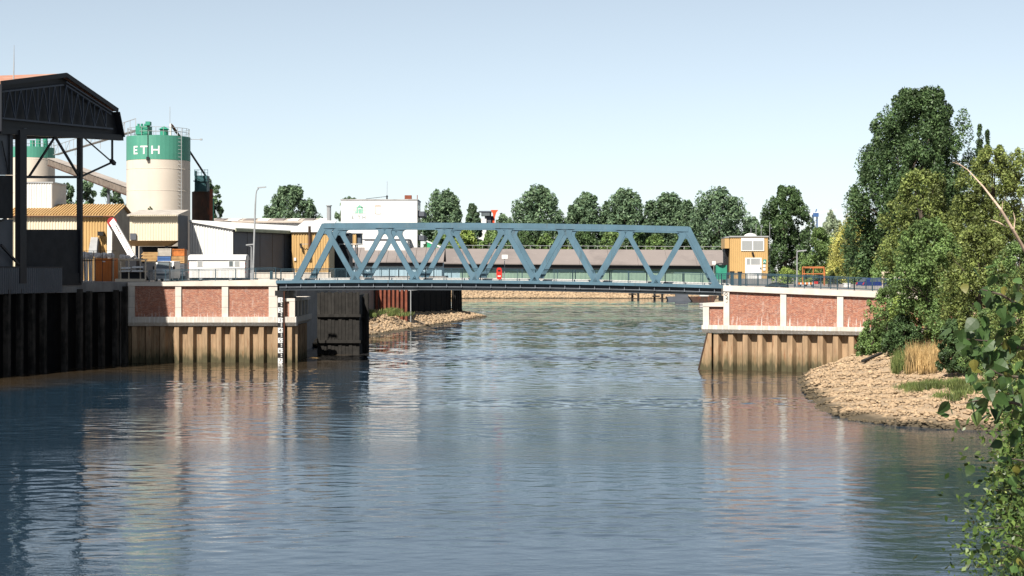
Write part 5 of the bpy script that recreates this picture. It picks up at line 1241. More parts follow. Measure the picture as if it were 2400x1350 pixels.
# striped trailer
tr = thing('striped_trailer', P(1894, 678, 172), 'dark trailer with orange and white warning stripes behind the railing', 'trailer')
x0, x1 = XX(1870, 172), XX(1908, 172); z1 = ZZ(662, 172)
MB().box(x0, x1, 172, 174.5, z1-.75, z1-.2).build('body', GREYDOOR, tr)
for k in range(8): MB().prism([(x0+(x1-x0)*k/8, 171.97, z1-.2), (x0+(x1-x0)*(k+1)/8-.004, 171.97, z1-.2), (x0+(x1-x0)*(k+1)/8-.004, 171.97, z1), (x0+(x1-x0)*k/8, 171.97, z1)], (0, .06, 0)).build('stripe', ORANGE if k % 2 == 0 else WHITE, tr)
MB().box(x1, x1+.4, 171.98, 173, z1-.15, z1+.1).build('rear_lamp', RED, tr)
for xx_ in (x0+.5, x1-.5): wheel(tr, (xx_, 172.1, RZ(xx_, 0)+.3), .3, .2, (0, 1, 0))
# blue car, seen from its left rear side
def car(name, label, base, heading, paint, cat='car'):
    t = thing(name, base, label, cat); cb, sb = math.cos(heading), math.sin(heading); b0 = Vector(base)
    def C(x, y, z): return b0 + Vector((x*cb - y*sb, x*sb + y*cb, z))
    side = [(-2.05, .35), (-2.1, .75), (-1.95, .98), (-1.5, 1.02), (1.0, .95), (1.9, .78), (2.1, .6), (2.1, .3), (1.75, .22), (-1.8, .22)]
    mb = MB()
    n = len(side); hwid = [.86]*n
    L_ = [C(x, -.86, z) for x, z in side]; R_ = [C(x, .86, z) for x, z in side]
    mb.add(L_ + R_, [tuple(range(n-1, -1, -1)), tuple(range(n, 2*n))] + [(i, (i+1) % n, n+(i+1) % n, n+i) for i in range(n)]); mb.build('body', paint, t)
    cab = [(-1.85, .97), (-1.35, 1.42), (-.1, 1.47), (.35, 1.42), (1.05, .95)]
    mb = MB(); mb.add([C(x, -.80 + .12*(z > 1), z) for x, z in cab] + [C(x, .80 - .12*(z > 1), z) for x, z in cab], [(4, 3, 2, 1, 0), (5, 6, 7, 8, 9)] + [(i, (i+1) % 5, 5+(i+1) % 5, 5+i) for i in range(5)]); mb.build('cabin', paint, t)
    for s_ in (-1, 1):
        for pn in ([(-1.35, 1.03), (-1.15, 1.36), (-.45, 1.40), (-.45, 1.03)], [(-.38, 1.03), (-.38, 1.40), (.25, 1.36), (.8, 1.03)]):
            MB().prism([C(x, s_*(.80 - .12*(z-.97)/.5 + .012), z) for x, z in pn], (0, 0, .004)).build('side_window', GLASS, t)
        MB().prism([C(-2.085, s_*.62, .72), C(-2.085, s_*.85, .72), C(-1.98, s_*.86, .95), C(-1.98, s_*.62, .95)], C(-.04, 0, 0) - C(0, 0, 0)).build('tail_light', RED, t)
        MB().prism([C(2.06, s_*.5, .58), C(2.06, s_*.82, .58), C(1.95, s_*.82, .74), C(1.95, s_*.5, .74)], C(.06, 0, 0) - C(0, 0, 0)).build('headlight', SHUTTER, t)
    MB().prism([C(-1.88, -.6, 1.02), C(-1.88, .6, 1.02), C(-1.47, .55, 1.38), C(-1.47, -.55, 1.38)], C(-.03, 0, .01) - C(0, 0, 0)).build('rear_window', GLASS, t)
    MB().prism([C(-2.11, -.26, .5), C(-2.11, .26, .5), C(-2.11, .26, .62), C(-2.11, -.26, .62)], C(-.015, 0, 0) - C(0, 0, 0)).build('number_plate', WHITE, t)
    axw = (-sb, cb, 0)
    for x in (-1.3, 1.3):
        for y in (-.78, .78): wheel(t, C(x, y, .31), .31, .2, axw)
    return t
bp = P(2055, 680, 186); bp.z = RZ(bp.x, 0)
car('parked_car', 'dark blue hatchback parked behind the railing at the right', (bp.x, 186, bp.z), math.radians(18), M('car_blue', (.012, .03, .22), .25, .2, .05, spec=.6))
hp = P(1820, 668, 161); hz = RZ(hp.x, 0)
tp_ = thing('covered_heap', (hp.x, 161, hz), 'low black tarpaulin heap behind the right abutment railing', 'heap')
mb = MB(); ring = [(1.15, 0), (1.05, .22), (.7, .42), (.25, .5), (0, .52)]; nn = 14; vs = []
for k_, (r_, z_) in enumerate(ring):
    for j in range(nn):
        t_ = 2*math.pi*j/nn; q_ = r_*(1 + .12*math.sin(3*t_+k_) + .06*math.sin(7*t_)); vs.append((hp.x + q_*math.cos(t_), 161 + q_*.6*math.sin(t_), hz + z_ + .03*math.sin(5*t_+k_)))
mb.add(vs, [(k_*nn+j, k_*nn+(j+1) % nn, (k_+1)*nn+(j+1) % nn, (k_+1)*nn+j) for k_ in range(len(ring)-1) for j in range(nn)]); mb.build('tarpaulin', BLACK, tp_)
for k_ in range(4):
    t_ = 1.2*k_ - 2.6; MB().box(hp.x+1.0*math.cos(t_)-.1, hp.x+1.0*math.cos(t_)+.1, 161+.62*math.sin(t_)-.1, 161+.62*math.sin(t_)+.1, hz, hz+.12).build('weight_stone', CONC_GREY, tp_)
# timber-framed notice stand
wf = thing('notice_stand', P(2105, 682, 178), 'pale timber frame with white notices behind the blue car', 'frame')
Yo = 178
for px in (2068, 2071, 2107, 2144): MB().beam(Vector((XX(px, Yo), Yo, RZ(XX(px, Yo), 0))), P(px, 638, Yo), .09, .09).build('post', CF, wf)
MB().beam(P(2066, 638, Yo), P(2146, 638, Yo), .1, .1).build('top_beam', CF, wf)
for a_, b_, c1_, d1_ in ((2094, 2100, 648, 656), (2108, 2125, 645, 656), (2131, 2138, 648, 655)): MB().box(XX(a_, Yo), XX(b_, Yo), Yo-.08, Yo-.051, ZZ(d1_, Yo), ZZ(c1_, Yo)).build('notice', WHITE, wf)
bn = thing('street_bench', P(1952, 677, 168), 'dark slatted bench behind the right abutment railing', 'bench')
b_ = P(1952, 678, 168)
for k in range(3): MB().box(b_.x-.5, b_.x+.5, 168-.02*k, 168.03-.02*k, b_.z+.5+.17*k, b_.z+.6+.17*k).build('slat', BLACK, bn)
MB().box(b_.x-.5, b_.x+.5, 167.5, 167.95, b_.z+.4, b_.z+.46).build('seat', BLACK, bn)
for s_ in (-.45, .4): MB().box(b_.x+s_, b_.x+s_+.05, 167.55, 168.02, b_.z-.3, b_.z+.9).build('leg', BLACK, bn)
bx = thing('grit_bin', P(1985, 678, 170), 'small white box behind the railing beside the blue car', 'bin')
b_ = P(1985, 678, 170); MB().box(b_.x-.3, b_.x+.35, 170, 170.5, b_.z-.1, b_.z+.55).build('body', WHITE, bx); MB().box(b_.x-.34, b_.x+.39, 169.96, 170.54, b_.z+.551, b_.z+.62).build('lid', WHITE, bx)
# ================================================================== foliage
L_DARK = leaf_mat('leaf_dark', (.017, .034, .014), (.050, .080, .030))
L_MID = leaf_mat('leaf_mid', (.034, .060, .019), (.095, .140, .045))
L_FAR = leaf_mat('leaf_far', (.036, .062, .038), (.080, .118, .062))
L_OLIVE = leaf_mat('leaf_olive', (.034, .050, .013), (.115, .135, .040))
L_LIGHT = leaf_mat('leaf_light', (.065, .10, .025), (.15, .19, .045))
L_WILLOW = leaf_mat('leaf_willow', (.13, .14, .035), (.27, .25, .075))
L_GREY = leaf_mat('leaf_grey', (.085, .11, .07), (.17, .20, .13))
GRASS = leaf_mat('grass_blade', (.032, .05, .014), (.09, .105, .035))
REED = leaf_mat('reed_blade', (.16, .11, .05), (.27, .19, .09))

def unit(a): return a / np.maximum(1e-6, np.linalg.norm(a, axis=1, keepdims=True))
def leaf_quads(C, Nn, size, aspect=.55):
    n = len(C); r = rng.normal(size=(n, 3)); a_ = unit(np.cross(Nn, r)); b_ = np.cross(Nn, a_)
    a_ = a_ * size[:, None]; b_ = b_ * size[:, None] * aspect
    V = np.stack([C - a_, C + b_*.9 - a_*.15, C + a_, C - b_*.9 - a_*.15], 1).reshape(-1, 3)
    return V
def leaf_tris(C, Nn, size, aspect=.55):
    n = len(C); r = rng.normal(size=(n, 3)); a_ = unit(np.cross(Nn, r)); b_ = np.cross(Nn, a_)
    a_ = a_ * size[:, None]; b_ = b_ * size[:, None] * aspect
    return np.stack([C - a_*.8 - b_*.9, C - a_*.6 + b_, C + a_*1.1], 1).reshape(-1, 3)
def tris_obj(name, V, mat, parent):
    o = ORG[parent.name]; V = V - np.array([o.x, o.y, o.z])
    return link(name, tri_mesh(name, V, np.arange(len(V)).reshape(-1, 3)), mat, parent)
def quads_obj(name, V, mat, parent):
    o = ORG[parent.name]; V = V - np.array([o.x, o.y, o.z])
    return link(name, tri_mesh(name, V, np.arange(len(V)).reshape(-1, 4)), mat, parent)
PROF = {'giant': ([0, .08, .3, .55, .78, .9, .96, 1], [.85, 1.0, 1.0, .93, .80, .58, .40, .12]), 'poplar': ([0, .1, .3, .6, .82, .94, 1], [.85, .98, 1.0, .95, .70, .42, .12]), 'round': ([0, .12, .35, .65, .88, 1], [.45, .8, 1.0, .92, .6, .15]),
        'tall': ([0, .1, .4, .8, 1], [.8, 1.0, 1.0, .62, .15]), 'bush': ([0, .2, .5, .8, 1], [.9, 1.0, .92, .65, .2]), 'willow': ([0, .3, .7, .9, 1], [.9, 1, .95, .6, .2])}
def crown_pts(cx, cy, z0, z1, W, kind, ncl, nlf, leaf, crad=.1, stretch=1.35, D=None, lean=0.0):
    D = D or W
    t = np.clip(rng.beta(1.15, 1.05, ncl), 0.02, .97)
    pr = np.interp(t, *PROF[kind]) * rng.uniform(.86, 1.1, ncl); th = rng.uniform(0, 2*np.pi, ncl); rho = np.sqrt(rng.uniform(.12, 1.0, ncl)) * 1.0
    cr = W * crad * rng.uniform(.6, 1.35, ncl) * (.55 + .45*np.interp(t, *PROF[kind]))
    c = np.stack([cx + (W/2-cr*.3)*pr*rho*np.cos(th) + lean*t, cy + (D/2-cr*.3)*pr*rho*np.sin(th), z0 + (z1-z0-cr)*t], 1)
    k = rng.integers(0, ncl, nlf); dr = unit(rng.normal(size=(nlf, 3))); rr = rng.uniform(.35, 1.0, nlf)**.6
    off = dr * (cr[k]*rr)[:, None]; up = np.clip(off[:, 2], 0, None)
    off[:, 0] *= 1 - .35*np.clip(up/np.maximum(cr[k], .01), 0, 1); off[:, 2] *= stretch
    C = c[k] + off
    if kind == 'willow': C[:, 2] -= rng.uniform(0, .22, nlf)*(z1-z0)*rr
    N_ = unit(dr*.75 + rng.normal(size=(nlf, 3))*.55 + np.array([0, 0, .3]))
    return c, cr, C, N_
TREES = []
def tree(name, label, px0, px1, pyt, Y_, zb, kind='poplar', mat=None, ncl=110, nlf=6000, leaf=.6, group=None, cb=None, crad=.1, stretch=1.35, trunk=True, cat='tree', aspect=.55, lean=0.0, wk=1.0, bark=None):
    """a tree filling photo columns px0..px1 up to row pyt, standing at depth Y_ on ground zb; crown begins at zb+cb"""
    cx = XX((px0+px1)/2, Y_); W = (px1-px0)*Y_/F*wk; z1 = ZZ(pyt, Y_); z0 = zb + (cb if cb is not None else (z1-zb)*.12)
    t = thing(name, (cx, Y_, zb), label, cat, group)
    if Y_ > 200: nlf = int(nlf*1.7); leaf *= .78
    c, cr, C, N_ = crown_pts(cx, Y_, z0, z1, W, kind, ncl, nlf, leaf, crad, stretch, lean=lean)
    if Y_ > 200: tris_obj('crown', leaf_tris(C, N_, leaf*rng.uniform(.55, 1.3, len(C)), aspect), mat, t)
    else: quads_obj('crown', leaf_quads(C, N_, leaf*rng.uniform(.55, 1.25, len(C)), aspect), mat, t)
    if trunk:
        tr = MB(); H_ = z1 - zb; r0 = max(.06, W*.028)
        tr.path([(cx, Y_, zb-.3), (cx+W*.01, Y_, zb+H_*.3), (cx-W*.015+lean*.4, Y_, zb+H_*.6), (cx+lean*.8, Y_, zb+H_*.9)], [r0*1.25, r0, r0*.6, r0*.15], 8)
        for i in rng.integers(0, len(c), 16):
            s_ = Vector((cx, Y_, zb + min(H_*.75, max(H_*.15, (c[i][2]-zb)*.6)))); e_ = Vector(c[i]); tr.path([s_, s_.lerp(e_, .5)+Vector((0, 0, W*.03)), e_], [r0*.4, r0*.25, r0*.06], 5)
        tr.build('trunk', bark or BARK, t)
    return t

# --- row across the river
far = [('far_poplar', 'broad poplar left of the red-topped tower, beside the office block', 985, 1092, 441, 600, 'poplar', L_FAR),
       ('far_poplar', 'short pointed tree just left of the red-topped tower', 1086, 1130, 474, 610, 'tall', L_FAR),
       ('far_poplar', 'tall round poplar standing alone in the middle of the far row', 1192, 1330, 432, 600, 'poplar', L_FAR),
       ('far_poplar', 'loose poplar right of the middle one in the far row', 1332, 1424, 448, 606, 'poplar', L_FAR),
       ('far_poplar', 'wind-brushed poplar, third of the far row from the red-topped tower', 1412, 1520, 438, 600, 'poplar', L_FAR),
       ('far_poplar', 'pale thin poplar in a gap of the far row', 1505, 1625, 449, 612, 'poplar', L_FAR),
       ('far_poplar', 'large dark poplar above the right end of the truss', 1612, 1755, 434, 598, 'poplar', L_FAR)]
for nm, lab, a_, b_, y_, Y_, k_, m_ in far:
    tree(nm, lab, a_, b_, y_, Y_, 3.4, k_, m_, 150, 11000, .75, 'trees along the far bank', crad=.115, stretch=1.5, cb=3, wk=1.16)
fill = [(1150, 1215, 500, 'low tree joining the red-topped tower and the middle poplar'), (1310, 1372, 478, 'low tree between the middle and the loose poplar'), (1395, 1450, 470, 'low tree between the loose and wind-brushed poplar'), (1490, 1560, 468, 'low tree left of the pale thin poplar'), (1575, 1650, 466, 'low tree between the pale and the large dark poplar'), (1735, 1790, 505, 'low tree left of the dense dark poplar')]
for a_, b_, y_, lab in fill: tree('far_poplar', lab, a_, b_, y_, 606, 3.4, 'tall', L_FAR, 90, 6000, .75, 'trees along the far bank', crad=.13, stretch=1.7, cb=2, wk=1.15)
bl = ['light green', 'dark', 'leafy', 'rounded', 'yellowish', 'low']
for i, (a_, b_, y_, m_) in enumerate([(1000, 1075, 548, L_MID), (1055, 1125, 540, L_LIGHT), (1115, 1185, 545, L_MID), (1175, 1260, 540, L_DARK), (1240, 1320, 552, L_MID), (1285, 1345, 560, L_LIGHT), (1325, 1410, 536, L_DARK), (1395, 1470, 545, L_MID), (1455, 1530, 540, L_DARK), (1500, 1570, 556, L_MID), (1560, 1640, 545, L_DARK), (1630, 1700, 550, L_MID), (1680, 1770, 555, L_DARK)]):
    where = ['beside the office block', 'behind the green roof end', 'below the red-topped tower', 'left under the middle poplar', 'right under the middle poplar', 'low behind the fourth truss panel', 'under the loose poplar', 'under the wind-brushed poplar', 'left of the pale thin poplar', 'yellow-green under the pale thin poplar', 'left under the large dark poplar', 'right under the large dark poplar', 'behind the control house corner'][i]
    tree('far_bush', 'far bank bush ' + where, a_, b_, y_-8, 588 + (i % 3)*2, 3.4, 'bush', m_, 70, 4200, .7, 'bushes behind the long shed', cb=.2, trunk=False, cat='bush', wk=1.2)
# --- left behind the yard
tree('poplar_tree', 'big round poplar behind the white warehouse', 603, 757, 432, 340, LZ, 'poplar', L_FAR, 150, 13000, .42, 'trees behind the yard', crad=.09, stretch=1.5)
tree('poplar_tree', 'tree peeping over the left edge of the white office block', 778, 860, 457, 375, LZ, 'poplar', L_FAR, 80, 5000, .42, 'trees behind the yard')
for a_, b_, y_, lab in ((120, 190, 424, 'dark tree behind the pale plant box'), (165, 240, 416, 'dark tree below the conveyor'), (225, 305, 418, 'dark tree left of the large silo'), (444, 520, 412, 'tree behind the rusty silo'), (495, 524, 430, 'narrow leafy tree right of the rusty silo')):
    tree('yard_tree', lab, a_, b_, y_, 345, LZ, 'round', L_FAR, 70, 4500, .42, 'trees behind the yard')
rp = tree('roof_shrub', 'small shrub sprouting on the loading house roof', 345, 361, 484, 209, ZZ(503, 209), 'bush', L_MID, 14, 260, .14, None, cb=.0, trunk=False, cat='shrub')
# --- right side, behind the bridge end
tree('poplar_tree', 'dense dark poplar behind the control house', 1773, 1907, 431, 300, 6.4, 'poplar', L_DARK, 170, 17000, .34, 'trees on the right bank', crad=.085, stretch=1.6, cb=1.5)
tree('grey_willow', 'grey-green willow right of the blue crane', 1908, 1990, 489, 330, 6.3, 'tall', L_GREY, 90, 7000, .36, 'trees on the right bank', stretch=1.8, cb=1)
tree('shrub_tree', 'low green shrub at the foot of the grey-green willow', 1872, 1975, 530, 270, 6.3, 'bush', L_MID, 80, 8000, .26, 'shrubs on the right bank', cb=0, trunk=False, cat='shrub')
tree('weeping_willow', 'yellow-green weeping willow below the giant poplar', 1940, 2080, 500, 240, 6.3, 'willow', L_WILLOW, 130, 20000, .25, 'trees on the right bank', crad=.09, stretch=2.6, cb=.3, aspect=.3, wk=1.1)
tree('poplar_tree', 'giant dark poplar, tallest tree at the right', 1976, 2262, 203, 215, 6.3, 'giant', L_DARK, 400, 60000, .27, 'trees on the right bank', crad=.072, stretch=1.7, cb=1.5, lean=2.2, wk=1.06)
tree('slim_poplar', 'slim pointed poplar right of the giant poplar', 2284, 2308, 283, 250, 6.3, 'tall', L_DARK, 110, 4500, .22, 'slim poplars on the right bank', crad=.34, stretch=1.6)
tree('slim_poplar', 'shorter slim poplar beside the pointed one', 2303, 2324, 296, 252, 6.3, 'tall', L_DARK, 100, 4000, .22, 'slim poplars on the right bank', crad=.34, stretch=1.6)
tree('shrub_tree', 'dark shrub right of the weeping willow', 2040, 2140, 560, 205, 6.3, 'bush', L_MID, 70, 6500, .2, 'shrubs on the right bank', cb=0, trunk=False, cat='shrub')
hd = ['hedge shrub behind the orange frame', 'hedge shrub right of the orange frame', 'hedge shrub left of the blue car', 'hedge shrub behind the pale street lamp', 'hedge shrub behind the blue car']
for i, (a_, b_) in enumerate(((1890, 1945), (1930, 1985), (1975, 2035), (1800, 1895), (2025, 2090))):
    tree('hedge_shrub', hd[i], a_, b_, 622 + 3*(i % 2), 214, 6.0, 'bush', L_OLIVE if i != 3 else L_LIGHT, 40, 3000, .16, 'hedge on the right bank', cb=0, trunk=False, cat='shrub', crad=.13)
# --- right mass, nearer
tree('birch_tree', 'olive green tree in front of the giant poplar', 2055, 2270, 388, 150, 5.0, 'round', L_OLIVE, 210, 24000, .14, 'near trees on the right bank', crad=.075, cb=1, stretch=1.3)
tree('birch_tree', 'dark green tree left below the bare birch branch', 2075, 2275, 505, 138, 4.5, 'round', L_MID, 170, 20000, .13, 'near trees on the right bank', crad=.085, cb=.6)
tree('birch_tree', 'tall leafy tree at the right picture edge behind the bare branch', 2215, 2440, 330, 142, 5.0, 'round', L_OLIVE, 230, 26000, .135, 'near trees on the right bank', crad=.07, cb=1)
tree('birch_tree', 'lower olive tree right of the reeds', 2190, 2400, 520, 122, 3.4, 'round', L_OLIVE, 200, 24000, .11, 'near trees on the right bank', crad=.08, cb=.4)
tree('birch_tree', 'dark-leaved tree at the right edge above the stones', 2300, 2480, 560, 104, 3.0, 'round', L_MID, 160, 18000, .09, 'near trees on the right bank', crad=.085, cb=.3)
tree('birch_tree', 'pale olive tree crown at the far right edge under the sky', 2290, 2530, 335, 170, 5.5, 'round', L_OLIVE, 240, 24000, .16, 'near trees on the right bank', crad=.075, cb=1)
tree('birch_tree', 'olive tree behind the near poplar leaves', 2300, 2560, 610, 84, 3.0, 'round', L_OLIVE, 220, 24000, .075, 'near trees on the right bank', crad=.08, cb=-.5)
# shrubs spilling over the abutment end
sh = [(2012, 2150, 668, 146, 2.4, L_MID, 'leafy shrub covering the end of the brick wall'), (2000, 2085, 745, 145.5, 1.2, L_MID, 'low shrub in front of the sheet piles'), (2080, 2230, 636, 142, 3.2, L_LIGHT, 'bright green shrub right of the brick wall'), (2060, 2170, 735, 139, 2.4, L_DARK, 'dark shrub above the stony bank'), (2170, 2300, 655, 132, 3.0, L_MID, 'green shrub above the tan reeds'), (2190, 2275, 745, 121, 2.2, L_DARK, 'round dark shrub right of the tan reeds'), (2250, 2380, 720, 112, 2.4, L_MID, 'shrub at the top of the stones by the right edge')]
for a_, b_, y_, Y_, zb, m_, lab in sh:
    tree('bank_shrub', lab, a_, b_, y_, Y_, zb, 'bush', m_, 110, 11000, .10, 'shrubs on the stony bank', crad=.09, cb=-.2, trunk=True, cat='shrub')
# grasses and reeds
def blades(name, label, px0, px1, py, Y0, Y1, n, h, mat, kind=None, cat='grass', zf=None, w=.02, bend=.25):
    xa_, xb_ = XX(px0, (Y0+Y1)/2), XX(px1, (Y0+Y1)/2); nt = max(6, int(n/70)); k = rng.integers(0, nt, n); tx = rng.uniform(xa_, xb_, nt); ty = rng.uniform(Y0, Y1, nt); ts = rng.uniform(.1, .5, nt)*min(1.5, (xb_-xa_)*.28)
    x = tx[k] + rng.normal(size=n)*ts[k]; y = ty[k] + rng.normal(size=n)*ts[k]*1.2; z = np.array([zf(a, b) if zf else bank_z(a, b) for a, b in zip(x, y)])
    o = thing(name, (float(x.mean()), float(y.mean()), float(z.mean())), label, cat)
    b0 = np.stack([x, y, z], 1); d = rng.normal(size=(n, 3))*bend; d[:, 2] = 1; d = unit(d); hh = h*rng.uniform(.55, 1.15, n)
    tip = b0 + d*hh[:, None]; mid = b0*.45 + tip*.55; s_ = np.stack([np.full(n, w), rng.uniform(-w, w, n), np.zeros(n)], 1)
    tip += rng.normal(size=(n, 3))*.08*h
    quads_obj('blades', np.stack([b0 - s_, mid + s_*.9, tip, mid - s_*.9], 1).reshape(-1, 4, 3).reshape(-1, 3), mat, o)
    o['kind'] = 'stuff'; return o
blades('reeds', 'dry tan reeds above the stony bank', 2132, 2205, 800, 124.5, 127.5, 1000, 2.1, REED, w=.022, bend=.12)
blades('reeds', 'green-tan reeds left of the dry reeds', 2088, 2140, 800, 126, 129, 900, 1.6, GRASS, w=.02, bend=.15)
blades('grass', 'green grass tufts on the stones', 2130, 2260, 880, 112.5, 116.5, 2600, .55, GRASS, w=.02)
blades('grass', 'grass fringe below the right-edge shrubs', 2230, 2330, 880, 108, 113, 1600, .6, GRASS, w=.02)
blades('grass', 'sparse green weeds low on the stony bank', 2185, 2300, 930, 104.5, 108, 350, .5, GRASS, w=.03)
spz = lambda x, y: 2.3 if y < 262 else 2.5
blades('grass', 'green weeds at the foot of the rusty sheet pile wall', 862, 955, 735, 253, 262, 1100, .65, GRASS, zf=lambda x, y: 1.6 + (y-248)*.08, w=.05)
# driftwood plank on the stones
dw = thing('driftwood_plank', (31, 133, 1.8), 'dark weathered plank lying on the stony bank', 'plank')
p_, q_ = P(2022, 851, 138), P(2066, 834, 141)
p_.z = bank_z(p_.x, p_.y)+.25; q_.z = bank_z(q_.x, q_.y)+.3; MB().beam(p_, q_, .3, .16).build('plank', TIMBER_D, dw)

# ------------------------------------------------------------------ bare birch branch and near leaves at the right edge
BIRCH = M('birch_bark', (.62, .47, .36), .8, 0, .2, 6, [((.16, .08, .06), (9, 9, 9), .58, .7, .8)])
bb = thing('birch_branch', P(2405, 600, 34), 'bare pale birch branch slanting out of the right picture edge', 'branch')
Yb = 34
MB().path([P(2520, 760, Yb), P(2405, 592, Yb), P(2372, 535, Yb-.3), P(2345, 490, Yb-.4), P(2305, 438, Yb-.2), P(2268, 398, Yb), P(2240, 378, Yb)], [.055, .034, .030, .025, .017, .010, .003], 8).build('branch', BIRCH, bb)
for pts_, r_ in (([(2376, 540), (2379, 515), (2375, 497)], .012), ([(2348, 494), (2350, 472)], .009), ([(2362, 533), (2338, 520), (2322, 515)], .012), ([(2268, 398), (2250, 386), (2232, 380)], .008)):
    MB().path([P(a_, b_, Yb-.2) for a_, b_ in pts_], [r_]*(len(pts_)-1) + [r_*.3], 6).build('twig', BIRCH, bb)

def leaf_shape(kind, fold):
    """a folded leaf 1 unit long, stalk at origin, along +y"""
    out = [(0, 0), (.30, .12), (.42, .30), (.36, .52), (.2, .78), (0, 1.0)] if kind == 'poplar' else [(0, 0), (.2, .15), (.30, .4), (.22, .7), (0, 1)]
    mb = MB(); n = len(out)
    for x, y in out: mb.v.append((x, y, fold*x - .22*y*y))
    for x, y in out[1:-1]: mb.v.append((-x, y, fold*x - .22*y*y))
    for k in range(1, n-1): mb.v.append((0, out[k][1], -.22*out[k][1]**2))
    m0 = n + (n-2)
    R_ = list(range(n)); Lf = [0] + list(range(n, n+n-2)) + [n-1]; Md = [0] + list(range(m0, m0+n-2)) + [n-1]
    for k in range(n-1):
        for S in (R_, Lf):
            f = [Md[k], S[k], S[k+1], Md[k+1]]; f2 = []
            for i in f:
                if i not in f2: f2.append(i)
            if len(f2) >= 3: mb.f.append(tuple(f2))
    return mb
L_NEAR = leaf_mat('leaf_near', (.030, .065, .016), (.085, .15, .035), .22, .32)
L_NEARY = leaf_mat('leaf_near_light', (.014, .030, .007), (.055, .080, .020), .22, .38)
def near_leaf_mat(name, col, trans, rough):
    t = NT(name); oi = t.n('ShaderNodeObjectInfo'); c = t.scale(col, t.ramp(oi.outputs['Random'], 0, 1, .65, 1.45)); c = t.mix(t.ramp(oi.outputs['Random'], .86, .97, 0, .7), c, (.22, .17, .03))
    p = t.principled(c, rough, 0, t.bump(t.noise(60, 2), .25, .002), .3); tr = t.n('ShaderNodeBsdfTranslucent'); t.l(t.scale(c, 1.6), tr.inputs[0]); mx = t.n('ShaderNodeMixShader'); mx.inputs[0].default_value = trans
    t.l(p.outputs[0], mx.inputs[1]); t.l(tr.outputs[0], mx.inputs[2]); return t.done(mx)
NL = near_leaf_mat('near_poplar_leaf', (.055, .105, .03), .25, .45)
LM = []
for k in range(5):
    m = leaf_shape('poplar', -.05 - .1*k).mesh('leaf'); m.materials.append(NL); LM.append(m)
# the near poplar: trunk out of frame to the right, boughs reaching in
np_ = thing('near_poplar', (7.0, 12.5, 1.0), 'close poplar boughs with large glossy leaves at the right edge', 'tree')
MB().path([(7.0, 12.5, .5), (6.8, 12.4, 5), (6.6, 12.2, 9), (6.4, 12, 13)], [.2, .17, .13, .08], 10).build('trunk', BARK, np_)
def bough(pts2, r0, nleaf, size, spread, Yb, px_s=1.0):
    P3 = [P(a_, b_, Yb + dy) for a_, b_, dy in pts2]
    MB().path(P3, [r0*(1 - .8*i/(len(P3)-1)) for i in range(len(P3))], 6).build('bough', BARK, np_)
    for i in range(nleaf):
        u = rng.uniform(.12, 1.0)**.8 * (len(P3)-1); i0 = min(int(u), len(P3)-2); c = P3[i0].lerp(P3[i0+1], u-i0) + Vector(rng.normal(size=3)*spread)
        s_ = size*rng.uniform(.65, 1.2)
        place('leaf', LM[i % 5], np_, c, rot=(rng.normal(math.radians(-55), .55), rng.normal(0, .5), rng.uniform(0, 6.28)), scale=(s_, s_, s_))
bough([(2700, 700, 0), (2480, 735, 0), (2400, 722, -.1), (2345, 690, -.2), (2300, 678, -.2)], .02, 42, .098, .085, 11.5)
bough([(2700, 800, 0), (2470, 830, 0), (2390, 815, 0), (2320, 800, -.1), (2262, 795, -.2)], .02, 74, .10, .10, 11.6)
bough([(2700, 950, 0), (2480, 900, 0), (2400, 885, 0), (2350, 880, 0), (2310, 860, 0)], .02, 44, .098, .11, 12.2)
bough([(2700, 1020, 0), (2460, 975, 0), (2380, 945, 0), (2310, 935, -.1), (2262, 945, -.2)], .018, 52, .095, .07, 11.4)
bough([(2700, 1180, 0), (2460, 1110, 0), (2400, 1080, 0), (2370, 1075, 0)], .018, 30, .09, .10, 12.0)
bough([(2700, 1400, 0), (2480, 1330, 0), (2400, 1290, 0), (2350, 1270, 0)], .018, 34, .085, .12, 11.5)
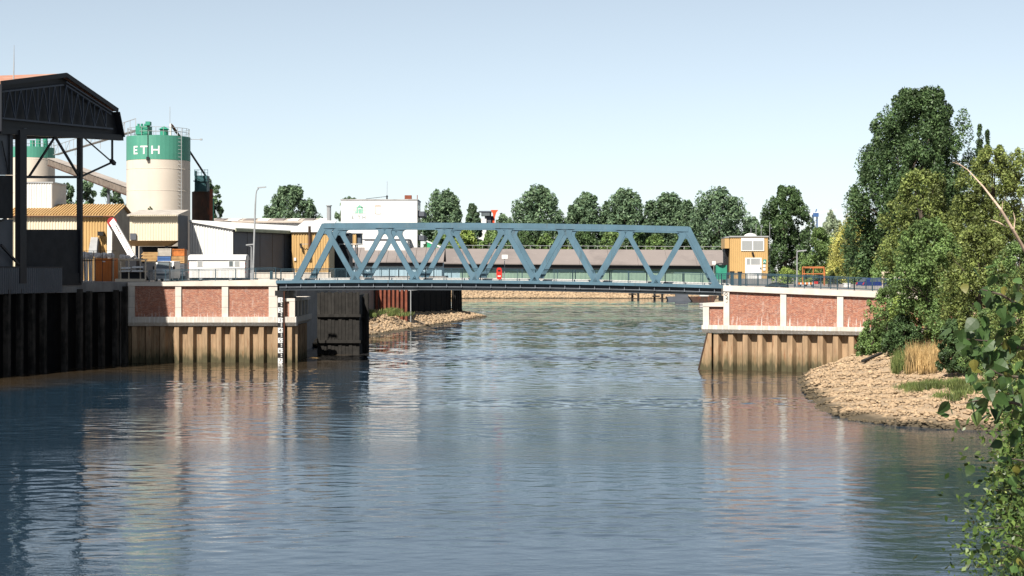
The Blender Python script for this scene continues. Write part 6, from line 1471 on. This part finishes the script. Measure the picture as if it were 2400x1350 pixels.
# finer-leaved bush hanging below it: rooted on the bank right of the frame
nb_ = thing('near_alder', (9.0, 20.0, 1.5), 'small-leaved bush filling the lower right corner', 'bush')
VV = []
def spray(p0, p1, n, spread, size, Yb):
    a_, b_ = P(*p0, Yb), P(*p1, Yb + rng.uniform(-1, 1)); mid = a_.lerp(b_, .5) + Vector((0, 0, .15))
    MB().path([a_, mid, b_], [.014, .009, .003], 5).build('branch', BARK, nb_)
    t_ = rng.uniform(.1, 1.05, n); q = np.array(a_)[None]*(1-t_)[:, None]**2 + 2*((1-t_)*t_)[:, None]*np.array(mid)[None] + np.array(b_)[None]*(t_**2)[:, None]
    C = q + rng.normal(size=(n, 3))*spread; N_ = unit(rng.normal(size=(n, 3)) + np.array([-.2, -.5, .8])); VV.append(leaf_quads(C, N_, size*rng.uniform(.6, 1.2, n), .62))
for (p0, p1) in [((2560, 1010), (2330, 990)), ((2560, 1080), (2345, 1050)), ((2560, 1120), (2350, 1100)), ((2560, 1190), (2345, 1120)), ((2560, 1210), (2310, 1150)), ((2560, 1260), (2300, 1200)), ((2560, 1300), (2285, 1240)), ((2560, 1330), (2290, 1290)), ((2560, 1380), (2270, 1330)), ((2560, 1430), (2280, 1365)), ((2560, 1460), (2330, 1400)), ((2560, 980), (2360, 960)), ((2560, 1290), (2350, 1180)), ((2560, 1400), (2350, 1250)), ((2560, 1150), (2370, 1030))]:
    spray((p0[0], p0[1]), (p1[0]+22, p1[1]), 420, .19, .036, 16 + rng.uniform(-1.5, 2))
quads_obj('foliage', np.concatenate(VV), L_NEARY, nb_)
tb = MB(); tb.path([(9.0, 20, 1.0), (8.7, 19.5, 4), (8.2, 18.5, 7.5)], [.12, .1, .05], 8); tb.build('trunk', BARK, nb_)
# denser mid-distance foliage behind both, on the bank at the right edge
tree('bank_alder', 'leafy alder hanging over the water at the right edge', 2322, 2560, 800, 62, 2.0, 'bush', L_OLIVE, 220, 30000, .075, 'alders at the right edge', crad=.09, cb=-1.4)
tree('bank_alder', 'alder below the near poplar leaves at the lower right', 2345, 2680, 960, 44, 1.6, 'bush', L_OLIVE, 220, 30000, .06, 'alders at the right edge', crad=.09, cb=-1.8)
